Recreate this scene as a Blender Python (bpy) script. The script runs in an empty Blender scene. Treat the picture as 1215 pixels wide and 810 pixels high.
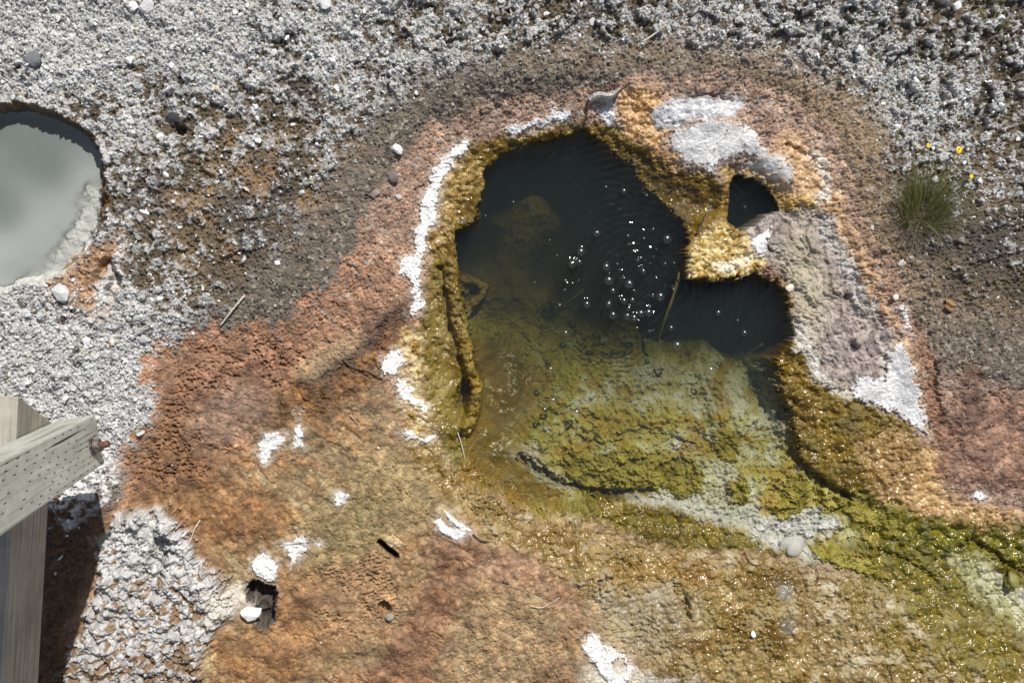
import bpy, bmesh, math, random
import numpy as np
from mathutils import Vector, Matrix
random.seed(7)
rng = np.random.default_rng(11)
f32 = np.float32
scene = bpy.context.scene
COL = scene.collection

# ------------------------------------------------------------------ camera
# The photographer leans over the boardwalk rail and looks almost straight down.
HC = 2.6                                   # eye height above the ground, metres
FW, FH, FPX = 1215.0, 810.0, 1215.0        # photograph's frame and focal length in pixels
NADIR = (435.0, 331.0)                     # where the plumb line meets the picture
fwd = Vector((FW/2-NADIR[0], -(FH/2-NADIR[1]), -FPX)).normalized()
cam_d = bpy.data.cameras.new('camera'); cam = bpy.data.objects.new('camera', cam_d); COL.objects.link(cam)
cam.rotation_mode = 'QUATERNION'
_z = -fwd; _x = Vector((0, 1, 0)).cross(_z).normalized(); _y = _z.cross(_x)
cam.rotation_quaternion = Matrix((_x, _y, _z)).transposed().to_quaternion(); cam.location = (0, 0, HC)
cam_d.sensor_width = 36.0; cam_d.lens = 36.0; cam_d.clip_start = 0.02; cam_d.clip_end = 500
scene.camera = cam
RM = cam.rotation_quaternion.to_matrix()
RMn = np.array(RM)

def ray(u, v):
    d = RM @ Vector(((u-FW/2)/FPX, -(v-FH/2)/FPX, -1.0))
    return d
def at(u, v, z=0.0):
    d = ray(u, v); t = (z-HC)/d.z
    return Vector((d.x*t, d.y*t, z))
def pix(x, y, z=0.0):
    """metres on the ground -> the photograph's pixel grid (for laying out the zones)"""
    X = np.stack([x, y, np.zeros_like(x)+(z-HC)], -1) @ RMn
    d = np.maximum(-X[..., 2], 0.6)
    return X[..., 0]/d*FPX+FW/2, -X[..., 1]/d*FPX+FH/2
PXM = HC/FPX                                # about 2.1 mm of ground per photo pixel

# ------------------------------------------------------------------ noise
_p = rng.permutation(256).astype(np.int32); PERM = np.concatenate([_p, _p, _p])
_a = np.linspace(0, 2*np.pi, 256, endpoint=False); GX = np.cos(_a).astype(f32); GY = np.sin(_a).astype(f32)
RV1 = rng.random(256).astype(f32); RV2 = rng.random(256).astype(f32); RV3 = rng.random(256).astype(f32)
def perlin(x, y, seed=0):
    xf = np.floor(x); yf = np.floor(y)
    xi = xf.astype(np.int32) & 255; yi = yf.astype(np.int32) & 255
    fx = (x-xf).astype(f32); fy = (y-yf).astype(f32)
    ux = fx*fx*fx*(fx*(fx*6-15)+10); uy = fy*fy*fy*(fy*(fy*6-15)+10)
    s = seed*37 & 255
    x1 = (xi+1) & 255; y1 = (yi+1) & 255
    a0 = PERM[(xi+s) & 255]; a1 = PERM[(x1+s) & 255]
    def g(a, yy, dx, dy):
        h = PERM[a+yy]; return GX[h]*dx+GY[h]*dy
    n0 = g(a0, yi, fx, fy); n1 = g(a1, yi, fx-1, fy)
    n2 = g(a0, y1, fx, fy-1); n3 = g(a1, y1, fx-1, fy-1)
    l0 = n0+ux*(n1-n0); l1 = n2+ux*(n3-n2)
    return (l0+uy*(l1-l0))*f32(1.5)
def fbm(x, y, freq, oct=4, seed=0, gain=0.5):
    r = 0; a = 1.0; t = 0
    for i in range(oct):
        r = r+a*perlin(x*freq+i*13.7, y*freq+i*7.3, seed+i); t += a; a *= gain; freq *= 2.03
    return r/t
def worley(x, y, freq, seed=0, jit=0.95):
    x = x*freq; y = y*freq
    xf = np.floor(x); yf = np.floor(y)
    F1 = np.full(x.shape, 9, f32); F2 = np.full(x.shape, 9, f32); ID = np.zeros(x.shape, f32)
    for dx in (-1, 0, 1):
        for dy in (-1, 0, 1):
            cx = xf+dx; cy = yf+dy
            h = PERM[PERM[(cx.astype(np.int32)+seed*17) & 255]+(cy.astype(np.int32) & 255)]
            d = (cx+.5+(RV1[h]-.5)*jit-x)**2+(cy+.5+(RV2[h]-.5)*jit-y)**2
            d = d.astype(f32)
            m = d < F1
            F2 = np.where(m, F1, np.minimum(F2, d)); ID = np.where(m, RV3[h], ID); F1 = np.where(m, d, F1)
    return np.sqrt(F1), np.sqrt(F2), ID
def sst(a, b, x):
    t = np.clip((x-a)/(b-a), 0, 1); return t*t*(3-2*t)
def mix(a, b, t): return a+(b-a)*t
def billow(x, y, freq, oct=3, seed=0, gain=.5):
    r = 0; a = 1.0; t = 0
    for i in range(oct):
        r = r+a*np.abs(perlin(x*freq+i*9.1, y*freq-i*5.3, seed+i)); t += a; a *= gain; freq *= 2.1
    return r/t*1.6
def shard(x, y, freq, seed=0, tilt=1.0):
    """broken angular crumbs: every cell is a small tilted flat with its own height"""
    x = x*freq; y = y*freq; xf = np.floor(x); yf = np.floor(y)
    F1 = np.full(x.shape, 9, f32); Hh = np.zeros(x.shape, f32); ID = np.zeros(x.shape, f32)
    for dx in (-1, 0, 1):
        for dy in (-1, 0, 1):
            cx = xf+dx; cy = yf+dy
            h = PERM[PERM[(cx.astype(np.int32)+seed*17) & 255]+(cy.astype(np.int32) & 255)]
            ox = (x-cx-.5-(RV1[h]-.5)*.95).astype(f32); oy = (y-cy-.5-(RV2[h]-.5)*.95).astype(f32)
            an = RV1[PERM[h]]*6.283; st = .6+.8*RV2[PERM[h+7]]
            u_ = ox*np.cos(an)+oy*np.sin(an); w_ = -ox*np.sin(an)+oy*np.cos(an)
            d = u_*u_*st*1.2+w_*w_/st
            m = d < F1; F1 = np.where(m, d, F1)
            Hh = np.where(m, RV3[h]+tilt*(u_*(RV1[PERM[h+3]]-.5)*2.4+w_*(RV2[PERM[h+5]]-.5)*2.4), Hh); ID = np.where(m, RV3[PERM[h+11]], ID)
    return Hh, np.sqrt(F1), ID

# ------------------------------------------------------------------ layout fields on a coarse pixel grid
CS = 4.0; CU0, CU1, CV0, CV1 = -420, 1640, -400, 1220
cu = np.arange(CU0, CU1+CS, CS, dtype=f32); cv = np.arange(CV0, CV1+CS, CS, dtype=f32)
CUU, CVV = np.meshgrid(cu, cv)
def sdf_poly(poly, px=CUU, py=CVV):
    """signed distance in pixels, positive inside"""
    n = len(poly); d = np.full(px.shape, 1e9, f32); ins = np.zeros(px.shape, bool)
    for i in range(n):
        x0, y0 = poly[i]; x1, y1 = poly[(i+1) % n]
        ex, ey = x1-x0, y1-y0
        L = max(ex*ex+ey*ey, 1e-6)
        wx, wy = px-x0, py-y0
        t = np.clip((wx*ex+wy*ey)/L, 0, 1)
        d = np.minimum(d, (wx-ex*t)**2+(wy-ey*t)**2)
        c = ((y0 <= py) != (y1 <= py))
        if ey != 0: ins ^= c & (px < (py-y0)/ey*ex+x0)
    d = np.sqrt(d)
    return np.where(ins, d, -d).astype(f32)
def samp(F, u, v):
    a = np.clip((u-CU0)/CS, 0, F.shape[1]-1.001); b = np.clip((v-CV0)/CS, 0, F.shape[0]-1.001)
    i = a.astype(np.int32); j = b.astype(np.int32); fa = (a-i).astype(f32); fb = (b-j).astype(f32)
    return (F[j, i]*(1-fa)+F[j, i+1]*fa)*(1-fb)+(F[j+1, i]*(1-fa)+F[j+1, i+1]*fa)*fb
def idw(pts, p=3.0):
    n = 0; w = 0
    for (a, b, val) in pts:
        k = 1.0/((CUU-a)**2+(CVV-b)**2+900.0)**(p/2); n = n+k*val; w = w+k
    return (n/w).astype(f32)

# ------------------------------------------------------------------ ground grid
DX = 0.0020
def axis(a, b, far):
    core = np.arange(a, b, DX); out = []; s = DX; p = 0.0
    while p < far: s *= 1.10; p += s; out.append(p)
    out = np.array(out)
    return np.concatenate([(a-out)[::-1], core, core[-1]+out]), len(out), len(core)
X0, X1, Y0, Y1 = -1.44, 2.06, -1.28, 0.95
ax, padx, ncx = axis(X0, X1, 45.0); ay, pady, ncy = axis(Y0, Y1, 45.0)
GXX, GYY = np.meshgrid(ax, ay)
NYg, NXg = GXX.shape
gx = GXX.ravel().astype(f32); gy = GYY.ravel().astype(f32)
core = ((gx > X0-.3) & (gx < X1+.3) & (gy > Y0-.3) & (gy < Y1+.3))
fade = 1-sst(0, 0.12, np.maximum.reduce([X0-gx, gx-X1, Y0-gy, gy-Y1]))      # fine relief only where the sheet is fine
alg_p = [(548, 176), (590, 160), (640, 154), (690, 146), (730, 152), (770, 176), (810, 198), (850, 216), (868, 222), (868, 258), (838, 268), (815, 300), (812, 328), (850, 334), (900, 324), (928, 336), (948, 375), (952, 412), (985, 450), (1030, 478), (1072, 500), (1096, 530), (1085, 575), (1060, 600), (1130, 612), (1215, 622), (1640, 640), (1640, 820), (1215, 760), (1130, 705), (1050, 672), (1000, 655), (960, 672), (900, 652), (820, 652), (760, 640), (700, 615), (655, 615), (600, 588), (560, 578), (532, 545), (522, 500), (505, 460), (496, 420), (500, 380), (507, 340), (507, 290), (522, 240), (538, 200)]
mk_p = [(-140, 320), (-168, 260), (-160, 200), (-120, 150), (-60, 128), (0, 126), (32, 126), (62, 132), (88, 144), (109, 160), (121, 178), (124, 205), (124, 238), (121, 267), (112, 288), (98, 304), (76, 322), (44, 335), (0, 345), (-80, 348)]
U, V = pix(gx.astype(np.float64), gy.astype(np.float64))
zap = -.042*sst(-70, 10, samp(sdf_poly(alg_p), np.clip(U, CU0, CU1), np.clip(V, CV0, CV1)))+.01*sst(20, -200, samp(sdf_poly(alg_p), np.clip(U, CU0, CU1), np.clip(V, CV0, CV1)))
U, V = pix(gx.astype(np.float64), gy.astype(np.float64), zap); U = U.astype(f32); V = V.astype(f32)
U = np.clip(U, CU0+2, CU1-2); V = np.clip(V, CV0+2, CV1-2)
NV = gx.size

n_big = fbm(gx, gy, 4.0, 4, 1); n_mid = fbm(gx, gy, 14.0, 4, 5); n_sm = fbm(gx, gy, 45.0, 3, 9); n_fi = fbm(gx, gy, 150.0, 2, 13)
n_mid2 = fbm(gx+5, gy+3, 14.0, 4, 21); n_sm2 = fbm(gx+9, gy-4, 45.0, 3, 25)
n_pat = fbm(gx-3, gy+8, 8.0, 5, 31, .6)
wu = 11*n_mid+7*n_sm+4*n_fi; wv = 11*n_mid2+7*n_sm2-4*n_fi     # ragged edges, pixels
wf = 5*n_sm+3*n_fi; wg = 5*n_sm2-3*n_fi                       # finer rag

def M(poly, soft=5, warp=1.0, grow=0, fine=False):
    s = samp(sdf_poly(poly), U+(wf if fine else wu)*warp, V+(wg if fine else wv)*warp)+grow
    return sst(-soft, soft, s)
def SD(poly, warp=1.0): return samp(sdf_poly(poly), U+wu*warp, V+wv*warp)
def stroke(line, warp=0.6):
    """distance in pixels to a polyline"""
    a = np.array(line); bb = 60
    idx = np.where((U > a[:, 0].min()-bb) & (U < a[:, 0].max()+bb) & (V > a[:, 1].min()-bb) & (V < a[:, 1].max()+bb))[0]
    x = U[idx]+wf[idx]*warp; y = V[idx]+wg[idx]*warp; d = np.full(idx.size, 1e9, f32)
    for (p, q) in zip(line[:-1], line[1:]):
        ex, ey = q[0]-p[0], q[1]-p[1]; L = ex*ex+ey*ey
        t = np.clip(((x-p[0])*ex+(y-p[1])*ey)/L, 0, 1)
        d = np.minimum(d, (x-p[0]-ex*t)**2+(y-p[1]-ey*t)**2)
    o = np.full(NV, 99, f32); o[idx] = np.sqrt(d); return o

KEXP = 1.12
def c(r, g, b):
    s = np.array([r, g, b])/255.0
    l = np.where(s < .04045, s/12.92, ((s+.055)/1.055)**2.4)/KEXP
    return np.minimum(l, .82).astype(f32)
def cm(a, b, t): return a[None, :]+(b-a)[None, :]*np.clip(t, 0, 1)[:, None]

TEX = ['grav', 'gran', 'pit', 'lump', 'smooth', 'mat', 'block', 'caul']
W = {t: np.zeros(NV, f32) for t in TEX}; W['grav'][:] = 1
C = np.zeros((NV, 3), f32); R = np.full(NV, .9, f32)
def paint(m, col=None, rough=None, tex=None, texamt=1.0):
    global C, R
    if col is not None:
        if col.ndim == 1: col = col[None, :]
        C = C+(col-C)*m[:, None]
    if rough is not None: R = R+(rough-R)*m
    if tex:
        k = m*texamt
        for t in TEX: W[t] = W[t]*(1-k)
        W[tex] = W[tex]+k

# --- cell noises shared by colour and relief
w70 = worley(gx+.03*n_mid, gy, 75, 3); w140 = worley(gx, gy, 150, 5); w200 = worley(gx, gy, 210, 8)
w25 = worley(gx+.012*n_sm, gy+.012*n_sm2, 26, 12); w50 = worley(gx+.006*n_sm, gy+.006*n_sm2, 62, 15)
s75 = shard(gx+.004*n_sm, gy, 72, 3); s150 = shard(gx, gy+.002*n_sm, 150, 5); s280 = shard(gx, gy, 270, 9)
b16 = billow(gx+4, gy+6, 17., 2, 95); b30 = billow(gx, gy, 30., 4, 81); b60 = billow(gx+3, gy, 62., 3, 85); b110 = billow(gx, gy-2, 120., 2, 89)
rid = 1-np.abs(fbm(gx+2, gy-7, 22.0, 4, 41))*2.6
clump = sst(.02, .42, fbm(gx-6, gy+2, 17.0, 3, 44)+.35*fbm(gx, gy, 42., 2, 47)+.08)

# --- base gravel: white sinter crumbs lying on brown soil
white = samp(idw([(60, 40, .95), (250, 60, .85), (400, 60, .72), (560, 20, .6), (150, 160, .62), (200, 230, .30), (250, 190, .34), (300, 130, .5), (330, 200, .28), (390, 130, .48), (170, 300, .42), (280, 290, .24), (230, 280, .30),
    (700, 15, .5), (850, 25, .62), (1000, 60, .62), (1130, 40, .45), (1200, 120, .5), (1100, 130, .8), (1180, 220, .5), (1190, 300, .28), (1120, 300, .1), (1150, 330, .08), (1200, 400, .0), (1200, 350, .1),
    (40, 400, .85), (100, 450, .95), (160, 430, .9), (30, 380, .75), (120, 540, .8), (90, 640, .3), (0, 300, .7), (-100, 420, .8), (-100, 60, .9), (1300, 60, .5), (1300, 350, .15), (600, -150, .6)]), U, V)
soil = cm(c(82, 74, 60), c(124, 108, 84), .5+n_pat*1.2)
soil = soil+(c(74, 66, 46)-soil)*(clump*sst(180, 300, U)*sst(300, 150, V))[:, None]*.7
soil = soil+(c(78, 74, 72)-soil)*sst(.0, .5, n_big+.25)[:, None]*.6
crumb = cm(c(218, 218, 217), c(130, 129, 127), s75[2]*.6+.35*s150[2]+.35*n_sm)
crumb = crumb+(c(190, 181, 164)-crumb)*(s150[2] > .92)[:, None]*.7
cov = white*1.35-.68+.45*n_mid+.75*n_sm+.35*(s75[2]-.5)+.35*(s150[2]-.5)+.35*clump+.25*n_pat
cov = cov-.55*sst(.02, .2, clump)*sst(.75, .4, clump)*sst(250, 750, U)*sst(320, 180, V)
cov = sst(-.10, .16, cov)
C = soil+(crumb-soil)*cov[:, None]

# --- dark grey soil band that surrounds the orange crust
dark_p = [(205, 405), (250, 372), (330, 300), (380, 232), (425, 160), (480, 108), (560, 72), (680, 56), (800, 52), (900, 62), (985, 92), (1045, 140), (1050, 200), (1062, 260), (1085, 310), (1120, 345), (1180, 370), (1400, 380), (1640, 380), (1640, 1220), (-420, 1220), (-420, 660), (60, 660), (110, 610), (140, 560), (150, 530), (190, 490), (185, 440)]
m = M(dark_p, 26, 1.6)
dk = cm(c(130, 119, 106), c(82, 75, 68), .5+n_sm*1.1+.4*(w140[2]-.5))
tanx = sst(800, 1000, U)*sst(420, 300, V)+.5*sst(540, 640, U)*sst(70, 90, 160-V)
dk = dk+(cm(c(164, 140, 110), c(116, 98, 78), .5+n_sm*1.2+(w140[2]-.5))-dk)*np.clip(tanx, 0, 1)[:, None]*.8
crk = (w140[2] > .86) & (n_sm > -.2)
dk = dk+(c(190, 182, 170)-dk)*crk[:, None]*.55
paint(m, dk, .85, 'gran')
# mixed tan dirt in the middle of the upper left
m = M([(190, 240), (260, 170), (380, 150), (420, 190), (370, 260), (320, 300), (230, 330)], 40, 2.5)*sst(-.1, .4, n_mid2)*.8
paint(m, cm(c(168, 136, 100), c(120, 98, 70), .5+n_sm), .9)

# --- orange crust
or_p = [(178, 415), (250, 396), (330, 386), (398, 340), (428, 292), (440, 245), (463, 208), (508, 152), (570, 128), (650, 118), (700, 106), (760, 94), (830, 90), (890, 98), (940, 122), (985, 158), (1012, 218), (1030, 280), (1062, 330), (1088, 380), (1112, 432), (1150, 455), (1215, 462), (1640, 470), (1640, 1220), (-420, 1220), (-420, 1000), (50, 830), (100, 730), (118, 660), (132, 610), (150, 590), (152, 540), (190, 492), (182, 440)]
m = np.where(U < 430, M(or_p, 8, 2.4, 3), M(or_p, 9, 1.2))
sal = cm(c(212, 178, 156), c(178, 138, 116), .5+n_sm*.9+n_mid*.7)
sal = sal+(c(230, 206, 184)-sal)*(s280[2] > .82)[:, None]*.5
hue = samp(idw([(300, 410, 1), (420, 360, .8), (480, 240, .25), (650, 130, .1), (850, 100, 0), (1000, 170, 0), (1060, 350, .35), (250, 560, .7), (420, 560, .35), (600, 700, .4), (1180, 520, .1)]), U, V)
sal = sal+(cm(c(202, 152, 116), c(172, 120, 86), .5+n_sm)-sal)*np.clip(hue, 0, 1)[:, None]
paint(m, sal, .72, 'gran', 1)
# transition speckle of grey crumbs on the orange
sp = M(or_p, 22, 1.6, -6)*(1-M(or_p, 14, 1.6, -26))*((w70[2] > .72) & (w70[0] < .42))
paint(sp.astype(f32), cm(c(216, 210, 202), c(130, 120, 112), w140[2]), .9)

# --- tan flats below left
tan_p = [(150, 590), (210, 560), (260, 530), (330, 470), (395, 425), (440, 430), (455, 470), (480, 520), (540, 545), (560, 600), (600, 640), (680, 690), (720, 760), (720, 1220), (-420, 1220), (-420, 850), (60, 820), (120, 640)]
m = M(tan_p, 22, 1.6)
tn = cm(c(202, 168, 130), c(172, 136, 98), .5+n_mid*.9+n_sm*.5)
tn = tn+(c(190, 148, 112)-tn)*sst(-.05, .35, n_pat)[:, None]*.7
tn = tn+(c(146, 108, 76)-tn)*sst(.05, .4, .7*n_pat+.5*n_sm2-.3*n_mid)[:, None]*.7
rot = gx*.75-gy*.66; lon = gx*.66+gy*.75
strk = fbm(rot*.35, lon*1.6, 20., 4, 91)
tn = tn+(c(196, 140, 92)-tn)*sst(.0, .35, strk+.4*n_pat)[:, None]*.7
tn = tn+(c(220, 200, 166)-tn)*sst(.12, .45, -strk+.5*n_mid2)[:, None]*.6
tn = tn+(c(216, 190, 156)-tn)*((s150[2] > .86)|(n_sm > .42))[:, None]*.45
tn = tn+(c(120, 88, 60)-tn)*(s280[2] > .9)[:, None]*.5
paint(m, tn, .7, 'smooth', 1); W['gran'] += .16*m
m = M([(380, 590), (440, 540), (530, 545), (560, 590), (520, 620), (450, 650), (420, 700), (370, 690)], 26, 1.6)
paint(m, cm(c(206, 178, 138), c(172, 142, 100), .5+n_sm*1.1+n_mid*.5), .72, 'gran', .6)
m = M([(150, 600), (215, 560), (270, 560), (330, 600), (320, 640), (240, 660), (190, 600)], 24, 1.8); paint(m*.8, cm(c(196, 140, 94), c(158, 104, 62), .5+n_sm+n_mid), .7)
m = M([(330, 690), (390, 680), (400, 760), (350, 820), (260, 830), (270, 760)], 26, 1.8); paint(m*.75, cm(c(200, 146, 102), c(158, 104, 64), .5+n_sm+n_mid), .7, 'pit', .35)
m = M([(380, 600), (440, 590), (460, 640), (420, 680), (360, 670), (350, 630)], 22, 1.7); paint(m*.7, cm(c(196, 172, 128), c(160, 134, 94), .5+n_sm), .7)
# rust pitted area
pit_p = [(205, 430), (250, 405), (330, 400), (375, 425), (345, 470), (300, 520), (262, 560), (190, 590), (150, 590), (152, 545), (190, 495)]
mp = M(pit_p, 20, 1.5)
paint(mp, cm(c(188, 140, 108), c(150, 102, 72), .5+n_sm*.8+n_mid*.8), .68, 'pit')
m = M([(245, 470), (300, 455), (320, 490), (290, 530), (240, 530), (225, 500)], 22, 1.5)
paint(m, cm(c(186, 146, 124), c(166, 132, 112), .5+n_sm), .66, 'smooth', .8)
# dull brown stain with a dark edge running to the pool
m = M([(335, 470), (360, 440), (420, 418), (455, 380), (480, 365), (492, 385), (470, 410), (455, 450), (420, 480), (360, 505), (320, 520)], 16, 1.4)
paint(m, cm(c(158, 112, 64), c(126, 84, 46), .5+n_sm*1.2), .62, 'gran', .7)
m = M([(368, 438), (400, 424), (428, 400), (448, 372), (482, 358), (486, 366), (456, 384), (438, 410), (410, 436), (385, 452), (362, 452)], 9, 1.6)
paint(m*.85, cm(c(96, 84, 72), c(64, 54, 46), .5+n_sm*1.5), .75, 'gran', .6)
m = M([(380, 410), (430, 395), (420, 415), (375, 445), (350, 440)], 10, 1.2); paint(m*.8, c(212, 176, 136), .7)
# pink and red brown at the bottom
m = M([(510, 640), (560, 625), (640, 660), (700, 720), (690, 760), (600, 700), (520, 690)], 22, 1.5); paint(m, cm(c(208, 164, 138), c(184, 134, 106), .5+n_sm+n_mid), .62, 'smooth', .8)
m = M([(520, 640), (500, 700), (455, 770), (380, 840), (340, 1220), (470, 1220), (520, 800), (545, 720), (560, 650)], 18, 1.6); paint(m, cm(c(186, 138, 108), c(160, 112, 82), .5+n_sm+n_mid*.8), .6, 'smooth', .7)
m = M([(560, 720), (640, 700), (690, 760), (700, 1220), (540, 1220), (530, 800)], 24, 1.6); paint(m, cm(c(212, 180, 144), c(176, 138, 104), .5+n_sm+.5*n_mid), .66, 'gran', .8)
m = M([(655, 655), (720, 690), (745, 750), (720, 780), (640, 770), (690, 735)], 16, 1.4); paint(m*.8, cm(c(184, 142, 106), c(156, 114, 80), .5+n_sm), .6)
m = M([(640, 800), (720, 790), (720, 1220), (620, 1220)], 18, 1.6); paint(m*.8, c(166, 116, 80), .55)
mp2 = M([(385, 680), (440, 650), (480, 680), (475, 740), (420, 760), (370, 740)], 18, 1.4)
paint(mp2, cm(c(208, 166, 130), c(176, 132, 98), .5+n_sm), .66, 'pit', .8)
# salmon flat on the right
m = M([(1110, 500), (1150, 470), (1640, 480), (1640, 620), (1215, 585), (1130, 575)], 16, 1.3); paint(m, cm(c(192, 148, 122), c(160, 114, 92), .5+n_mid+.8*n_sm), .6, 'smooth', .85); W['gran'] += .2*m
m = M([(1085, 385), (1110, 430), (1120, 500), (1130, 575), (1105, 560), (1095, 470)], 10, 1.2); paint(m*.7, c(162, 108, 74), .6)
m = M([(1140, 425), (1165, 440), (1165, 500), (1145, 510), (1130, 460)], 9, 1.3); paint(m*.7, c(112, 80, 64), .7)

OZ = M(or_p, 9, 1.1); mot = np.exp(.55*n_pat+.55*n_mid2+.75*n_sm2+.35*(s150[2]-.5)+.30*(s280[2]-.5)-.10*(s75[2]-.5))
C = C*(1+(mot-1)*OZ)[:, None]
lum = C.mean(1, keepdims=True)
C = C+(np.maximum(C*.98+lum*.02, .01)*np.array([.63, .67, .68], f32)-C)*OZ[:, None]        # iron stained crusts are this dark in themselves
# --- ochre lumps: wet crust below the pool
lump_p = [(470, 470), (495, 455), (520, 500), (540, 550), (575, 585), (640, 610), (700, 620), (760, 645), (820, 655), (900, 660), (960, 680), (1060, 670), (1130, 710), (1215, 770), (1640, 800), (1640, 1220), (740, 1220), (760, 800), (740, 740), (690, 700), (640, 660), (580, 640), (530, 590), (500, 560), (485, 520)]
ml = M(lump_p, 14, 1.4)
lp = cm(c(204, 176, 118), c(150, 118, 50), .45+n_sm*.9+n_mid*1.1)
lp = lp+(c(226, 214, 184)-lp)*sst(.12, .42, n_mid2+.25*n_sm)[:, None]*.75
lp = lp+(c(134, 116, 44)-lp)*sst(.05, .4, n_pat+.35*sst(760, 900, U)-.1)[:, None]*.75
paint(ml, lp, .30, 'lump')
m = M([(700, 715), (760, 690), (830, 700), (835, 740), (790, 790), (730, 770)], 22, 1.6); paint(m*.75, cm(c(208, 200, 178), c(184, 168, 128), .5+n_sm*1.3), .5)
m = M([(715, 680), (800, 655), (840, 680), (830, 700), (740, 700)], 14, 1.4); paint(m*.6, c(176, 140, 60), .3)
# pale knob crust bottom right
m = M([(955, 690), (990, 675), (1040, 685), (1080, 710), (1050, 745), (1000, 750), (960, 735)], 18, 1.8); paint(m*sst(-.3, .15, n_mid+.5*n_sm), cm(c(228, 222, 204), c(200, 180, 130), .5+n_sm*1.3+n_mid), .42, 'caul', .5)
m = M([(985, 745), (1040, 750), (1060, 800), (1020, 1000), (960, 830)], 20, 1.5); paint(m*.7, cm(c(214, 200, 160), c(166, 140, 76), .5+n_sm*1.3), .32)
m = M([(1090, 745), (1120, 755), (1130, 800), (1100, 860), (1080, 800)], 16, 1.5); paint(m*.7, cm(c(214, 196, 160), c(180, 150, 96), .5+n_sm*1.3), .34)
m = M([(920, 685), (942, 690), (948, 740), (935, 755), (922, 730)], 7, 1.0); paint(m*.85, cm(c(176, 178, 178), c(140, 140, 136), .5+n_sm), .4, 'smooth', .6)
m = M([(690, 790), (760, 800), (840, 805), (850, 1220), (700, 1220)], 10, 1.3); paint(m*.75, cm(c(232, 232, 230), c(170, 164, 156), .3+n_sm*1.4), .6, 'caul', .6)

# --- algae: the ochre mat all round the pool and down the outflow
gold = (sst(700, 880, U)*ml)[:, None]
C = C*(1-.16*ml)[:, None]; C = C+(C*np.array([.80, .68, .46], f32)-C)*gold*sst(-.35, .15, n_pat+.6*n_mid)[:, None]
C = C*(1-.20*ml-.10*OZ*(1-ml)*sst(430, 540, V))[:, None]; C = C*(1-(OZ*(1-ml)*sst(430, 560, V)*sst(1000, 800, U))[:, None]*np.array([-.02, .0, .14], f32))
wk = ml*sst(760, 860, U)*sst(.12, .3, n_mid2+.4*n_sm+.3*n_pat); paint(wk*.8, cm(c(214, 206, 184), c(186, 168, 124), .5+n_sm*1.5), .34)
ma = M(alg_p, 7, 1.0)
al = cm(c(154, 122, 44), c(112, 84, 22), .5+n_mid*.9+n_sm*.6)
olive = samp(idw([(540, 250, .2), (540, 400, .35), (560, 520, .7), (600, 560, .85), (700, 180, .3), (820, 230, .2), (950, 450, .25), (1000, 520, .35), (1060, 560, .4), (900, 640, .8), (1020, 640, .95), (1120, 650, .9), (1200, 690, .75)]), U, V)
al = al+(cm(c(140, 128, 44), c(98, 90, 20), .5+n_sm+n_mid)-al)*np.clip(olive+.5*n_mid2, 0, 1)[:, None]
paint(ma, al, .26, 'mat')
m = M([(505, 430), (530, 420), (545, 470), (540, 500), (515, 490)], 14, 1.3); paint(m*.75, cm(c(186, 168, 96), c(160, 136, 60), .5+n_sm), .35)
m = M([(510, 330), (535, 330), (548, 400), (530, 420), (505, 400)], 12, 1.3); paint(m*.6, cm(c(184, 164, 104), c(150, 126, 62), .5+n_sm), .35)
# rough frill of ochre beads inside the white rim
m = M([(530, 195), (560, 178), (585, 188), (575, 215), (548, 240), (545, 262), (530, 268), (522, 300), (508, 300), (512, 262), (522, 225)], 8, 1.1)
paint(m, cm(c(206, 178, 112), c(142, 108, 34), .5+n_sm*1.5), .24, 'lump')
m = M([(478, 395), (500, 390), (505, 440), (500, 470), (510, 500), (505, 530), (490, 510), (478, 470), (470, 430)], 7, 1.2)
paint(m, cm(c(214, 196, 150), c(150, 116, 36), .5+n_sm*1.6), .28, 'lump')
# tan beads top right of the pool
m = M([(738, 108), (778, 100), (792, 150), (785, 170), (812, 192), (800, 200), (768, 178), (738, 155), (730, 130)], 9, 1.1)
paint(m, cm(c(216, 180, 134), c(176, 136, 82), .5+n_sm*1.4), .32, 'lump')
# strip of crust right of the sinter and the stretch below it
m = M([(935, 150), (985, 190), (1002, 250), (1030, 310), (1050, 360), (1086, 440), (1100, 515), (1075, 470), (1040, 380), (1000, 290), (975, 250), (935, 235), (905, 190)], 9, 1.2)
paint(m*.85, cm(c(214, 182, 142), c(178, 138, 92), .5+n_sm*1.5), .38, 'lump', .8)
m = M([(1010, 530), (1060, 505), (1105, 535), (1120, 585), (1180, 600), (1215, 612), (1190, 625), (1100, 610), (1040, 600), (1030, 560)], 12, 1.4)
paint(m*.9, cm(c(206, 172, 122), c(158, 120, 56), .5+n_sm*1.3+n_mid*.6), .28, 'lump')
# the ledge between the pool and the small dark hole
ledge_p = [(815, 292), (838, 268), (868, 262), (878, 272), (900, 270), (915, 255), (930, 250), (940, 262), (920, 290), (900, 322), (862, 332), (818, 332), (812, 312)]
m = M(ledge_p, 5, .8); paint(m, cm(c(220, 200, 146), c(160, 128, 46), .5+n_sm*1.6), .25, 'lump')
m = M([(845, 312), (875, 308), (895, 300), (885, 318), (855, 322)], 6, .8); paint(m*.8, c(236, 230, 214), .4)
m = M([(850, 205), (868, 195), (890, 200), (905, 210), (940, 230), (975, 240), (965, 255), (940, 245), (905, 218), (868, 212)], 6, .9); paint(m, cm(c(214, 186, 118), c(170, 134, 50), .5+n_sm*1.5), .3, 'lump')

C = C*(1-.30*np.maximum(ma, M(lump_p, 14, 1.4)*.35))[:, None]
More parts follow.
